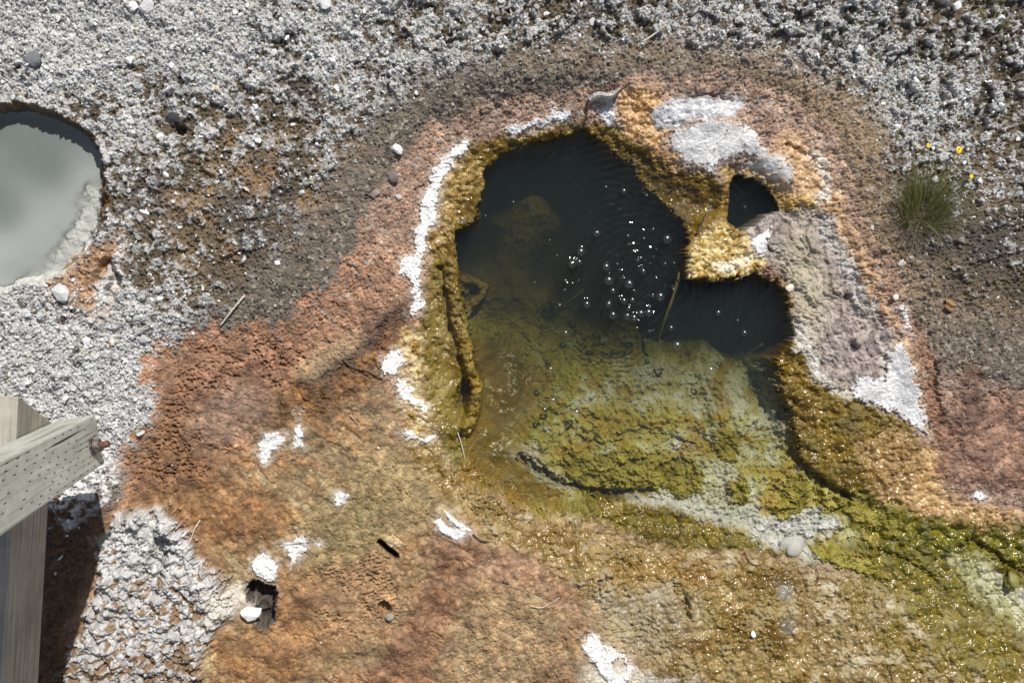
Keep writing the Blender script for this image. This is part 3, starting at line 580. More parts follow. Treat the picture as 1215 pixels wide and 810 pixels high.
# ------------------------------------------------------------------ ground
me = np_mesh('ground', np.stack([gx, gy, H], -1), grid_faces(NYg, NXg))
ground_me = me; wetn = sst(-.05, .28, n_mid2+.5*n_sm+.10)
set_flt(me, 'near', 1-sst(-.04, .12, np.maximum.reduce([X0-gx, gx-X1, Y0-gy, gy-Y1])))
set_flt(me, 'roughness', np.where(R < .45, np.clip(R*.74+.34*wetn, .14, 1), R))
ground = tag(add_obj('ground', me, mat=M_ground), kind='structure')

# ------------------------------------------------------------------ water
def water_mat():
    m, nt, out = new_mat('spring_water'); L = nt.links.new
    tr = N(nt, 'ShaderNodeBsdfTransparent'); gl = N(nt, 'ShaderNodeBsdfGlossy', Roughness=.09)
    fr = N(nt, 'ShaderNodeFresnel', IOR=1.33); mx = N(nt, 'ShaderNodeMixShader')
    g = N(nt, 'ShaderNodeNewGeometry'); nz = N(nt, 'ShaderNodeTexNoise', Scale=45.0, Detail=2.0); L(g.outputs['Position'], nz.inputs['Vector'])
    bp = N(nt, 'ShaderNodeBump', Strength=.5, Distance=.0006); L(nz.outputs['Fac'], bp.inputs['Height'])
    L(bp.outputs['Normal'], gl.inputs['Normal']); L(bp.outputs['Normal'], fr.inputs['Normal'])
    L(fr.outputs['Fac'], mx.inputs['Fac']); L(tr.outputs['BSDF'], mx.inputs[1]); L(gl.outputs['BSDF'], mx.inputs[2])
    L(mx.outputs['Shader'], out.inputs['Surface'])
    va = N(nt, 'ShaderNodeVolumeAbsorption', Density=9.0); va.inputs['Color'].default_value = (.40, .42, .22, 1)
    vs_ = N(nt, 'ShaderNodeVolumeScatter', Density=1.0); vs_.inputs['Color'].default_value = (.62, .82, 1.0, 1)
    ad = N(nt, 'ShaderNodeAddShader'); L(va.outputs['Volume'], ad.inputs[0]); L(vs_.outputs['Volume'], ad.inputs[1]); L(ad.outputs['Shader'], out.inputs['Volume'])
    return m
M_water = water_mat()
BUB = [(708, 277, 6), (745, 280, 4), (764, 283, 3.5), (775, 272, 3.5), (791, 284, 8), (689, 299, 7), (679, 313, 7), (687, 311, 5), (671, 333, 4), (670, 344, 3), (719, 317, 7), (722, 333, 8), (746, 337, 8), (727, 345, 5), (722, 361, 6), (727, 374, 7), (740, 357, 6), (750, 356, 5), (744, 375, 6), (752, 377, 6), (760, 372, 7), (769, 371, 7), (783, 352, 8), (763, 322, 5), (789, 313, 4), (800, 312, 3), (799, 343, 4), (671, 395, 5), (696, 361, 6), (796, 389, 4.5), (803, 410, 8), (852, 371, 5), (875, 380, 3), (883, 395, 5), (843, 439, 7), (664, 362, 4), (661, 303, 2.5), (652, 285, 2.5), (740, 227, 5), (719, 222, 3), (767, 232, 3.5), (609, 240, 3), (576, 256, 2.5), (656, 475, 6), (646, 486, 5), (684, 489, 6), (634, 335, 2.5), (884, 246, 3), (653, 438, 5)]
def build_water():
    xs = np.arange(at(490, 400).x, at(1065, 400).x, .0027); ys = np.arange(at(700, 680).y, at(700, 130).y, .0027)
    xx, yy = np.meshgrid(xs, ys); u, v = pix(xx, yy, WL)
    sd = np.where(True, 0, 0)+0.0
    s = samp(sdf_poly(wat_p), u.astype(f32), v.astype(f32))
    z = np.full(xx.shape, WL)
    amp_r = np.zeros(xx.shape)
    def rings(a, b, r0, r1, lam, am):
        nonlocal z
        p = at(a, b, WL); d = np.hypot(xx-p.x, yy-p.y)/PXM
        env = np.clip((d-r0*.3)/(r0*.7+.1), 0, 1)*np.exp(-np.maximum(0, d-r0)/(r1*.55))*(d < r1*1.6)
        z = z+am*env*np.sin(d*2*math.pi/lam)
    rings(753, 345, 34, 120, 9.0, .0011); rings(742, 290, 20, 100, 8.0, .0005); rings(770, 330, 20, 100, 11.0, .0009)
    rings(678, 322, 13, 16, 7.0, .0016); rings(696, 361, 6, 12, 5.5, .0016); rings(800, 400, 8, 60, 8., .00018); rings(725, 255, 14, 80, 9.0, .0005)
    rings(610, 400, 30, 80, 10., .00012); rings(655, 480, 8, 20, 6., .0003); rings(865, 360, 12, 60, 9., .00012)
    p = at(752, 348, WL); d = np.hypot((xx-p.x)/1.0, yy-p.y)/PXM
    ch = fbm(xx.astype(f32), yy.astype(f32), 42., 2, 61)
    z = z+0.0075*ch*np.exp(-(d/42)**2)+.0012*fbm(xx.astype(f32), yy.astype(f32), 30., 2, 66)*np.exp(-(d/62)**2)
    z = z+.0006*fbm(xx.astype(f32), yy.astype(f32), 11., 2, 71)
    for (a, b, r) in BUB:
        p = at(a, b, WL); d = np.hypot(xx-p.x, yy-p.y)/PXM
        z = z+.0013*np.exp(-((d-r*.8)/(1.7))**2)*min(1, r/6)
    keep = s > -6
    ny, nx = xx.shape; f = grid_faces(ny, nx); kf = keep.ravel()[f].all(1); f = f[kf]
    used = np.unique(f); rm = np.full(ny*nx, -1, np.int32); rm[used] = np.arange(len(used)); f = rm[f]
    top = np.stack([xx.ravel()[used], yy.ravel()[used], z.ravel()[used]], -1); n = len(top)
    bot = top.copy(); bot[:, 2] = -1.25
    e = np.concatenate([f[:, [0, 1]], f[:, [1, 2]], f[:, [2, 3]], f[:, [3, 0]]]); key = e[:, 0].astype(np.int64)*n+e[:, 1]; rk = e[:, 1].astype(np.int64)*n+e[:, 0]
    be = e[~np.isin(key, rk)]
    side = np.stack([be[:, 1], be[:, 0], be[:, 0]+n, be[:, 1]+n], -1)
    allf = np.concatenate([f, f[:, ::-1]+n, side])
    me = np_mesh('water', np.concatenate([top, bot]), allf)
    return tag(add_obj('water', me, mat=M_water), kind='structure')
build_water()

def milk_mat():
    m, nt, out = new_mat('milky_water'); L = nt.links.new
    g = N(nt, 'ShaderNodeNewGeometry'); nz = N(nt, 'ShaderNodeTexNoise', Scale=2.6, Detail=2.5, Roughness=.5); L(g.outputs['Position'], nz.inputs['Vector'])
    cr = N(nt, 'ShaderNodeValToRGB'); cr.color_ramp.elements[0].position = .3; cr.color_ramp.elements[0].color = (.20, .225, .212, 1); cr.color_ramp.elements[1].position = .75; cr.color_ramp.elements[1].color = (.40, .42, .40, 1)
    L(nz.outputs['Fac'], cr.inputs['Fac'])
    df = N(nt, 'ShaderNodeBsdfPrincipled', Roughness=.12); ad_ = N(nt, 'ShaderNodeAttribute', attribute_name='deep'); dm = N(nt, 'ShaderNodeMix', data_type='RGBA', blend_type='MULTIPLY'); dm.inputs[7].default_value = (.44, .47, .45, 1); L(ad_.outputs['Fac'], dm.inputs[0]); L(cr.outputs['Color'], dm.inputs[6]); L(dm.outputs[2], df.inputs['Base Color']); df.inputs['IOR'].default_value = 1.33
    tr = N(nt, 'ShaderNodeBsdfTransparent'); mx = N(nt, 'ShaderNodeMixShader')
    at_ = N(nt, 'ShaderNodeAttribute', attribute_name='depth'); L(at_.outputs['Fac'], mx.inputs['Fac'])
    L(tr.outputs['BSDF'], mx.inputs[1]); L(df.outputs['BSDF'], mx.inputs[2]); L(mx.outputs['Shader'], out.inputs['Surface'])
    return m
xs = np.arange(-1.5, at(135, 250).x, .006); ys = np.arange(at(0, 380).y, at(0, 105).y, .006)
xx, yy = np.meshgrid(xs, ys); u, v = pix(xx, yy, WM); s = samp(sdf_poly(mk_p), np.clip(u, CU0, CU1).astype(f32), v.astype(f32))
f = grid_faces(*xx.shape); f = f[(s > -9).ravel()[f].all(1)]
used = np.unique(f); rm = np.full(xx.size, -1, np.int32); rm[used] = np.arange(len(used))
me = np_mesh('milky_water', np.stack([xx.ravel()[used], yy.ravel()[used], np.full(len(used), WM)], -1), rm[f])
dep = WM-ground_z(xx.ravel()[used], yy.ravel()[used])
set_flt(me, 'deep', np.clip((dep-.03)/.17, 0, 1))     # surface colour gets darker over deeper water
set_flt(me, 'depth', np.clip(1-np.exp(-np.maximum(dep, 0)*42), .08, 1))     # suspended clay hides the bottom where the water is deep
tag(add_obj('milky_water', me, mat=milk_mat()), kind='structure')

# ------------------------------------------------------------------ gravel scatter (uncountable)
def ico(sub=1):
    bm = bmesh.new(); bmesh.ops.create_icosphere(bm, subdivisions=sub, radius=1.0)
    v = np.array([x.co[:] for x in bm.verts]); f = np.array([[q.index for q in p.verts] for p in bm.faces]); bm.free(); return v, f
IV, IF = ico(1)
def chips(n, dens, smin, smax, colfn, flat=.6):
    x = rng.uniform(X0+.05, X1-.05, n*4); y = rng.uniform(Y0+.05, Y1-.05, n*4)
    ii = np.clip(((x-X0)/DX).astype(int), 0, ncx-1); jj = np.clip(((y-Y0)/DX).astype(int), 0, ncy-1)
    ok = rng.random(n*4) < dens[jj, ii]; x = x[ok][:n]; y = y[ok][:n]; ii = ii[ok][:n]; jj = jj[ok][:n]; k = len(x)
    s = smin*(smax/smin)**(rng.random(k)**1.8)
    base = IV[None]*(1+rng.normal(0, .22, (k, len(IV), 1)))
    sc = np.stack([rng.uniform(.7, 1.4, k), rng.uniform(.6, 1.1, k), rng.uniform(.35, 1.0, k)*flat*1.4], -1)
    base = base*sc[:, None, :]
    # random rotation
    q = rng.normal(0, 1, (k, 4)); q[:, 1:3] *= .5; q /= np.linalg.norm(q, axis=1, keepdims=True)
    w_, a, b, d = q.T
    Rm = np.stack([1-2*(b*b+d*d), 2*(a*b-w_*d), 2*(a*d+w_*b), 2*(a*b+w_*d), 1-2*(a*a+d*d), 2*(b*d-w_*a), 2*(a*d-w_*b), 2*(b*d+w_*a), 1-2*(a*a+b*b)], -1).reshape(k, 3, 3)
    p = np.einsum('kij,knj->kni', Rm, base)*s[:, None, None]*.5
    z = ground_z(x, y)
    p += np.stack([x, y, z+s*.12], -1)[:, None, :]
    F = (IF[None]+np.arange(k)[:, None, None]*len(IV)).reshape(-1, 3)
    col = colfn(k, ii, jj)
    return p.reshape(-1, 3), F, np.repeat(col, len(IV), 0)
Wg = W['grav'].reshape(NYg, NXg)[pady:pady+ncy, padx:padx+ncx]; Wn = W['gran'].reshape(NYg, NXg)[pady:pady+ncy, padx:padx+ncx]; Wc = W['caul'].reshape(NYg, NXg)[pady:pady+ncy, padx:padx+ncx]
covG = cov.reshape(NYg, NXg)[pady:pady+ncy, padx:padx+ncx]; whG = white.reshape(NYg, NXg)[pady:pady+ncy, padx:padx+ncx]
mkG = sd_mk.reshape(NYg, NXg)[pady:pady+ncy, padx:padx+ncx]
orG = M(or_p, 30, 1.2).reshape(NYg, NXg)[pady:pady+ncy, padx:padx+ncx]
capG = M(ca_p, 8, 1.3).reshape(NYg, NXg)[pady:pady+ncy, padx:padx+ncx]
slopeG = np.hypot(*np.gradient(HG, DX))
flatG = sst(1.3, .5, slopeG)
dry = (mkG < -4)
def col_w(k, ii, jj):
    t = rng.random((k, 1)); a = c(228, 228, 227); b = c(130, 128, 125)
    col = a+(b-a)*t**1.6
    o = rng.random(k) < .035; col[o] = c(196, 184, 162)
    o = rng.random(k) < .08; col[o] = c(110, 100, 92)
    return col
def col_d(k, ii, jj):
    base = CG[jj, ii]; return np.clip(base*rng.uniform(.6, 1.7, (k, 1)), .01, .8)
dryG = (1-M(alg_p, 10, 1.0)).reshape(NYg, NXg)[pady:pady+ncy, padx:padx+ncx]; patG = n_pat.reshape(NYg, NXg)[pady:pady+ncy, padx:padx+ncx]
def col_i(k, ii, jj):
    col = np.clip(CG[jj, ii]*rng.uniform(.4, 1.7, (k, 1)), .01, .8); o = rng.random(k) < .16; col[o] = c(214, 206, 194); return col
parts = [chips(60000, np.clip(Wg*(.10+covG)*dry*whG*1.0, 0, 1), .0028, .0095, col_w),
         chips(2600, np.clip(Wg*dry*(.2+whG)*.6, 0, 1), .008, .019, col_w, .35),
         chips(9000, np.clip(Wg*dry*(1-orG)*.8, 0, 1), .003, .008, col_d),
         chips(12000, np.clip(Wn*(1-orG)*dry+.10*Wn*orG, 0, 1), .003, .009, col_d),
         chips(5000, np.clip(capG*flatG, 0, 1), .003, .009, col_w),
         chips(3800, np.clip(orG*dryG*(.25+sst(-.1, .3, patG)), 0, 1), .0025, .0075, col_i)]
off = 0; P = []; Fs = []; Cs = []
for p, f_, cc in parts: P.append(p); Fs.append(f_+off); Cs.append(cc); off += len(p)
me = np_mesh('gravel', np.concatenate(P), np.concatenate(Fs), False)
set_col(me, 'albedo', np.concatenate(Cs)); set_flt(me, 'roughness', np.full(off, .9, f32))
tag(add_obj('gravel', me, mat=M_chip), kind='stuff')

# ------------------------------------------------------------------ white crust patches, each a raised flake of its own
def near_ground(polys, rag):
    allp = np.array([q for pl in polys for q in pl]); idx = np.where((U > allp[:, 0].min()-20) & (U < allp[:, 0].max()+20) & (V > allp[:, 1].min()-20) & (V < allp[:, 1].max()+20))[0]
    sd = np.full(idx.size, -99., f32)
    for pl in polys: sd = np.maximum(sd, sdf_poly(pl, U[idx]+.8*wu[idx]*rag, V[idx]+.8*wv[idx]*rag))
    k = (sst(-7, 1, sd)*sst(-.35, .25, n_sm[idx]+.3*n_fi[idx])*.38)[:, None]
    C[idx] = C[idx]+(c(214, 210, 202)[None]-C[idx])*k
M_grey = speckle_mat('grey_white_crust', (.66, .67, .69), (.42, .42, .43), .5, 30.)
M_slab = speckle_mat('white_slab_crust', (.74, .74, .74), (.38, .38, .38), .55, 16., .16, .36)
HS = HG.copy()
for _ in range(3):
    for axx in (0, 1):
        cs = np.cumsum(np.concatenate([np.repeat(HS.take([0], axx), 9, axx), HS, np.repeat(HS.take([-1], axx), 8, axx)], axx), axx, dtype=np.float64)
        n_ = HS.shape[axx]; HS = ((cs.take(np.arange(17, 17+n_)-0, axx, mode='clip')-cs.take(np.arange(0, n_), axx))/17.0).astype(f32)
def smooth_z(x, y):
    
    a = np.clip((x-X0)/DX, 0, ncx-1.001); b = np.clip((y-Y0)/DX, 0, ncy-1.001); i = a.astype(int); j = b.astype(int); fa = a-i; fb = b-j
    return (HS[j, i]*(1-fa)+HS[j, i+1]*fa)*(1-fb)+(HS[j+1, i]*(1-fa)+HS[j+1, i+1]*fa)*fb
def crust(polys, label, thick=.006, lumpy=.004, rag=1.0, mat=M_white, name='mineral_crust', cat='mineral crust', group=None, step=.0016, seed=0, holes=()):
    allp = np.array([q for pl in polys for q in pl])
    a = at(allp[:, 0].min()-14, allp[:, 1].max()+14); b = at(allp[:, 0].max()+14, allp[:, 1].min()-14)
    xs = np.arange(a.x, b.x, step); ys = np.arange(a.y, b.y, step); xx, yy = np.meshgrid(xs, ys)
    fx = xx.astype(f32); fy = yy.astype(f32); g = ground_z(xx, yy)
    if mat is M_slab: g = g*.30+.70*smooth_z(xx, yy)+.0035
    # lay the outline out along the ground surface itself
    X = np.stack([xx, yy, g-HC], -1) @ RMn; dd = -X[..., 2]
    uu = X[..., 0]/dd*FPX+FW/2; vv = -X[..., 1]/dd*FPX+FH/2
    uu = uu+(5*fbm(fx, fy, 45., 3, seed+2)+2.5*fbm(fx, fy, 170., 2, seed+4))*rag; vv = vv+(5*fbm(fx, fy, 45., 3, seed+6)+2.5*fbm(fx, fy, 170., 2, seed+8))*rag
    s = np.full(xx.shape, -99., f32)
    for pl in polys: s = np.maximum(s, sdf_poly(pl, uu, vv))
    for pl in holes: s = np.minimum(s, -sdf_poly(pl, uu, vv))
    s = s-1.2+3.4*(fbm(fx, fy, 110., 3, seed+11))*rag
    sh = shard(fx, fy, 170, seed+5); z = g-.004+(thick*.7+.004)*sst(-1.8, 2.2, s)+sst(0, 5, s)*(lumpy*.9*fbm(fx, fy, 40., 4, seed+14, .6)+lumpy*.20*(sh[0]-.4)*(mat is not M_slab)+lumpy*.25*billow(fx, fy, 90., 2, seed+3))
    f = grid_faces(*xx.shape); f = f[(s > -3).ravel()[f].all(1)]
    used = np.unique(f); rm = np.full(xx.size, -1, np.int32); rm[used] = np.arange(len(used))
    me = np_mesh(name, np.stack([xx.ravel()[used], yy.ravel()[used], z.ravel()[used]], -1), rm[f])
    if name == 'mineral_crust': near_ground(polys, rag)
    ii = np.clip(((fx.ravel()[used]-X0)/DX).astype(int), 0, ncx-1); jj = np.clip(((fy.ravel()[used]-Y0)/DX).astype(int), 0, ncy-1)
    set_col(me, 'albedo', np.clip(CG[jj, ii]*1.1, 0, .8)); set_flt(me, 'cover', sst(-1.0, 2.8, (s+3*fbm(fx, fy, 90., 3, seed+21)).ravel()[used]))
    o = add_obj(name, me, mat=mat)
    return tag(o, label, cat, group)
G = 'white mineral crusts on the ground around the spring'
crust([[(304, 542), (306, 524), (314, 513), (330, 511), (339, 516), (336, 528), (326, 535), (318, 550), (308, 550)]], 'white blotch of crust shaped like a bent thumb on rust orange ground', group=G, seed=1)
crust([[(341, 532), (346, 524), (348, 507), (355, 500), (361, 510), (359, 522), (364, 532), (354, 533), (348, 530)], [(350, 491), (355, 487), (359, 494), (353, 495)]], 'small forked white crust with a dot above it on orange ground', group=G, seed=2, thick=.004)
crust([[(396, 584), (404, 582), (416, 588), (408, 600), (398, 600)], [(388, 598), (394, 600), (390, 605)]], 'little white crust between the forked blotch and the long slot hole', group=G, seed=3, thick=.003)
crust([[(297, 664), (304, 656), (320, 655), (330, 668), (328, 690), (316, 692), (304, 684), (298, 676)]], 'white crust cap overhanging the top of the dark vent', group=G, seed=4, thick=.008)
crust([[(330, 645), (345, 640), (358, 632), (368, 640), (366, 650), (355, 662), (346, 676), (342, 660), (335, 650)], [(371, 643), (385, 641), (381, 650), (373, 650)]], 'trailing white crust with a pale tail above the dark vent', group=G, seed=5, thick=.003)
crust([[(514, 616), (522, 613), (530, 622), (546, 626), (556, 632), (548, 642), (538, 641), (524, 634), (516, 626)], [(523, 602), (532, 605), (544, 616), (560, 626), (562, 632), (548, 632), (536, 622), (526, 610)]], 'bone shaped white crust at the edge of the ochre lumps', group=G, seed=6, thick=.007, rag=.5)
crust([[(690, 768), (692, 756), (702, 746), (710, 752), (716, 764), (728, 766), (746, 780), (752, 792), (744, 815), (730, 820), (715, 806), (704, 788), (694, 780)]], 'largest white crust on the brown ground, at the bottom of the photo', group=G, seed=7, thick=.006, holes=([(728, 784), (740, 782), (742, 796), (730, 798)],))
crust([[(454, 426), (466, 414), (478, 416), (482, 428), (474, 438), (470, 446), (460, 446), (450, 438)]], 'rounded white crust left of the ochre beads on the rim', group=G, seed=8, thick=.007)
crust([[(472, 448), (484, 452), (490, 466), (500, 474), (512, 480), (506, 488), (488, 482), (476, 472), (468, 462)]], 'white speckled crust below the rounded one on the left rim', group=G, seed=9, thick=.004, rag=1.6)
crust([[(475, 512), (486, 508), (494, 516), (510, 516), (520, 514), (518, 524), (500, 525), (484, 521)]], 'low white ledge of crust where the rim meets the ochre lumps', group=G, seed=10, thick=.007)
crust([[(556, 164), (562, 172), (548, 188), (532, 205), (522, 230), (518, 250), (520, 262), (508, 275), (506, 300), (500, 318), (500, 345), (506, 362), (494, 378), (484, 374), (488, 350), (484, 332), (472, 326), (474, 306), (488, 300), (490, 280), (497, 262), (498, 240), (506, 220), (514, 198), (530, 180), (545, 168)]], 'long ribbon of white crust along the left rim of the pool', group=G, seed=11, thick=.007, rag=1.1)
crust([[(596, 152), (622, 144), (648, 138), (655, 126), (676, 132), (678, 142), (655, 148), (625, 156), (602, 163)]], 'grey white crust strip on the top left rim beside salmon ground', group=G, seed=12, thick=.008, mat=M_grey)
crust([[(706, 130), (716, 122), (726, 118), (731, 138), (734, 150), (724, 153), (714, 146)]], 'grey white crust dribble below the curled flake on the rim', group=G, seed=13, thick=.006, mat=M_grey)
crust([[(790, 168), (800, 156), (825, 146), (850, 140), (875, 146), (900, 158), (908, 178), (930, 186), (942, 198), (940, 218), (905, 213), (878, 200), (900, 188), (880, 184), (858, 192), (845, 206), (828, 200), (806, 188)]], 'broad white slab of crust between the pool top and the small dark hole', group=G, seed=14, thick=.003, lumpy=.0016, rag=1.6, mat=M_slab)
crust([[(888, 270), (902, 260), (918, 262), (914, 280), (908, 302), (898, 306), (890, 290)]], 'white crust at the left end of the grey sinter, beside the ledge', group=G, seed=15, thick=.006, rag=1.2, mat=M_slab)
crust([[(1010, 462), (1020, 445), (1050, 448), (1052, 420), (1068, 400), (1082, 430), (1094, 470), (1102, 518), (1082, 506), (1062, 490), (1035, 482), (1014, 472)]], 'bright white wedge of crust at the lower end of the grey sinter', group=G, seed=16, thick=.005, lumpy=.0026, rag=1.5, mat=M_slab)
crust([[(1066, 362), (1074, 358), (1080, 375), (1083, 396), (1078, 400), (1071, 382)]], 'narrow white streak of crust on the salmon band right of the sinter', group=G, seed=17, thick=.004)
crust([[(1148, 586), (1160, 581), (1174, 586), (1172, 594), (1158, 594)]], 'tiny white crust on the salmon flat above the green outflow', group=G, seed=18, thick=.003)

set_col(ground_me, 'albedo', np.clip(C, .004, .85))
M_mat = speckle_mat('olive_algae', tuple(c(158, 148, 66)*.9), tuple(c(112, 102, 26)*.9), .5, 30., .16, .30)
GM = 'algae mats lying in the shallows of the spring'
def amat(polys, label, seed, thick=.013, lumpy=.009): crust(polys, label, thick=thick, lumpy=lumpy, rag=1.1, mat=M_mat, name='algae_mat', cat='algae mat', group=GM, seed=seed)
amat([[(664, 548), (672, 530), (700, 538), (742, 528), (790, 536), (822, 540), (838, 560), (832, 584), (806, 592), (784, 580), (752, 586), (722, 574), (694, 580), (676, 566)]], 'broad olive algae mat above the dark crack in the shallow floor', 31)
amat([[(932, 560), (950, 556), (966, 572), (962, 592), (944, 612), (922, 618), (914, 606), (926, 588)]], 'curved olive algae mat overhanging the pale silt', 32)
amat([[(958, 644), (978, 640), (1010, 652), (1040, 668), (1062, 690), (1030, 684), (992, 672), (966, 662)]], 'long olive algae mat right of the grey cobble', 33)
amat([[(966, 572), (978, 580), (986, 606), (976, 616), (966, 600)]], 'narrow folded algae mat standing beside the curved one', 34, .016)
amat([[(862, 570), (878, 562), (892, 574), (888, 596), (868, 598), (860, 586)]], 'small blocky olive algae mat surrounded by pale silt', 35, .018)
amat([[(842, 510), (862, 500), (880, 520), (876, 545), (858, 552), (846, 536)]], 'rounded olive algae mat in the middle of the pale cobbled floor', 36, .010)
amat([[(985, 586), (1010, 590), (1044, 612), (1070, 640), (1040, 632), (1008, 616)]], 'olive algae mat sloping down toward the green outflow', 37)
# ------------------------------------------------------------------ stones
def stone(u, v, size, col, label, flat=.7, name='stone', cat='stone', group=None, rough=.85, seed=0, sub=2, sink=.25, z=None, ang=0.4):
    r = np.random.default_rng(seed+100)
    iv, if_ = ico(sub)
    off = r.normal(0, 1, 3)
    n = sum(a*np.sin(iv @ r.normal(0, fr, 3)+off[0]*3) for a, fr in ((.16, 2.2), (.10, 4.0), (.06, 7.0)))
    co = iv*(1+n[:, None]); co = np.sign(co)*np.abs(co)**.85
    co = co*np.array([r.uniform(.85, 1.2), r.uniform(.75, 1.0), flat])*size*.5
    ca_, sa = math.cos(r.uniform(0, 6.28)), math.sin(r.uniform(0, 6.28)); k = math.hypot(ca_, sa); ca_ /= k; sa /= k
    co = np.stack([co[:, 0]*ca_-co[:, 1]*sa, co[:, 0]*sa+co[:, 1]*ca_, co[:, 2]], -1)
    me = np_mesh(name, co, if_, sub > 2)
    m = crust_mat('stone_surface', False, tuple(col), rough, .0015, 260, .3)
    o = add_obj(name, me, mat=m); p = gat(u, v) if z is None else at(u, v, z)
    o.location = (p.x, p.y, p.z+size*.5*flat*(1-2*sink)); return tag(o, label, cat, group)
stone(472, 178, .032, c(225, 224, 222), 'jagged white stone on dark grey soil above the salmon band', seed=1)
stone(466, 211, .028, c(120, 112, 108), 'dark grey stone on the soil at the edge of the salmon band', seed=2)
stone(473, 234, .016, c(190, 184, 178), 'small pale grey stone alone on the salmon band left of the pool', seed=3)
stone(446, 229, .016, c(150, 142, 136), 'small grey stone on dark soil just below the dark grey one', seed=4)
stone(462, 726, .024, c(156, 148, 136), 'round grey pebble wedged in a hole in the orange ground', seed=5, sub=3)
stone(893, 752, .018, c(244, 242, 238), 'smooth white pebble on the wet ochre crust below the outflow', seed=6, rough=.4, sub=3)
stone(1130, 10, .028, c(236, 236, 236), 'bright white stone in the clumpy soil near the top right weed', seed=7)
stone(174, 9, .040, c(196, 196, 196), 'flat pale slab stone in the white gravel at the top of the photo', seed=8, flat=.45)
stone(40, 72, .036, c(118, 120, 124), 'blue grey stone in the white gravel above the milky pool', seed=9)
stone(191, 163, .022, c(226, 226, 224), 'white stone at the mouth of the small hollow right of the milky pool', seed=10)
stone(386, 5, .034, c(222, 222, 222), 'rounded white stone at the top edge of the gravel', seed=11)
stone(940, 648, .058, c(178, 176, 168), 'rounded grey cobble lying in the pale outflow bed', seed=12, flat=.5, sub=3, sink=.42)
stone(1198, 688, .050, c(132, 128, 64), 'algae green cobble in the outflow at the right edge', seed=13, sub=3, rough=.4)
stone(1020, 404, .030, c(166, 154, 142), 'tan knob of stone on the grey sinter', seed=14, sub=3)
stone(983, 395, .012, c(140, 128, 118), 'small brown pebble on the grey sinter left of the knob', seed=15)
stone(937, 341, .022, c(228, 220, 200), 'cream stone chip on the ochre edge of the dark water', seed=16, flat=.4, sub=1)
stone(1061, 352, .020, c(226, 222, 214), 'white stone chip on the orange band right of the sinter', seed=17, flat=.5, sub=1)
stone(1069, 312, .022, c(206, 198, 184), 'pale chip on the brown soil below the grass tuft', seed=18, flat=.5, sub=1)
stone(1036, 270, .018, c(216, 208, 196), 'pale chip on the soil at lower left of the grass tuft', seed=19, flat=.5, sub=1)
stone(1125, 362, .036, c(150, 122, 84), 'tan clod lying on the dark grey soil at the right', seed=20)
stone(74, 348, .045, c(206, 206, 204), 'grey white angular stone below the shore of the milky pool', seed=21, flat=.6, sub=1)
stone(190, 365 if False else 354, .016, c(236, 236, 234), 'small round white pebble right of the milky pool, below the lumpy crust', seed=22)
stone(134, 406, .016, c(226, 214, 196), 'cream oval pebble in the white gravel above the post', seed=23)
stone(298, 726, .040, c(242, 242, 240), 'white chunk lying inside the dark vent', seed=24, flat=.75)
stone(329, 312, .016, c(236, 236, 236), 'round white pebble on the dark soil near the pale straw', seed=25)
# larger crumbs of the gravel that can be told apart one by one
M_pale = crust_mat('pale_stone', False, (.72, .72, .71), .85, .0012, 300, .25); M_mid = crust_mat('grey_stone', False, (.42, .42, .42), .85, .0012, 300, .25)
srcs = []
for k in range(5):
    r = np.random.default_rng(500+k); iv, if_ = ico(1); iv = iv*(1+r.normal(0, .17, (len(iv), 1)))
    n = sum(a*np.sin(iv @ r.normal(0, fr, 3)) for a, fr in ((.2, 2.4), (.12, 4.5), (.06, 8.0)))
    co = iv*(1+n[:, None])*np.array([1.1, .85, .65])*.5
    srcs.append(np_mesh('gravel_stone', co, if_, False)); srcs[-1].materials.append(M_pale if k < 3 else M_mid)
for k in range(70):
    for _ in range(60):
        u_ = random.uniform(0, 1215); v_ = random.uniform(0, 480)
        p = at(u_, v_); ii = min(max(int((p.x-X0)/DX), 0), ncx-1); jj = min(max(int((p.y-Y0)/DX), 0), ncy-1)
        if Wg[jj, ii] > .8 and whG[jj, ii] > .35 and mkG[jj, ii] < -12: break
    else: continue
    o = bpy.data.objects.new('gravel_stone', srcs[k % 5]); COL.objects.link(o)
    s = random.uniform(.012, .024); o.scale = (s, s, s); p = gat(u_, v_); o.location = (p.x, p.y, p.z+s*.15); o.rotation_euler = (random.uniform(-.4, .4), random.uniform(-.4, .4), random.uniform(0, 6.28))
    tag(o, 'pale crumb of stone larger than the grey white gravel it lies in', 'stone', 'larger stones lying in the grey white gravel')

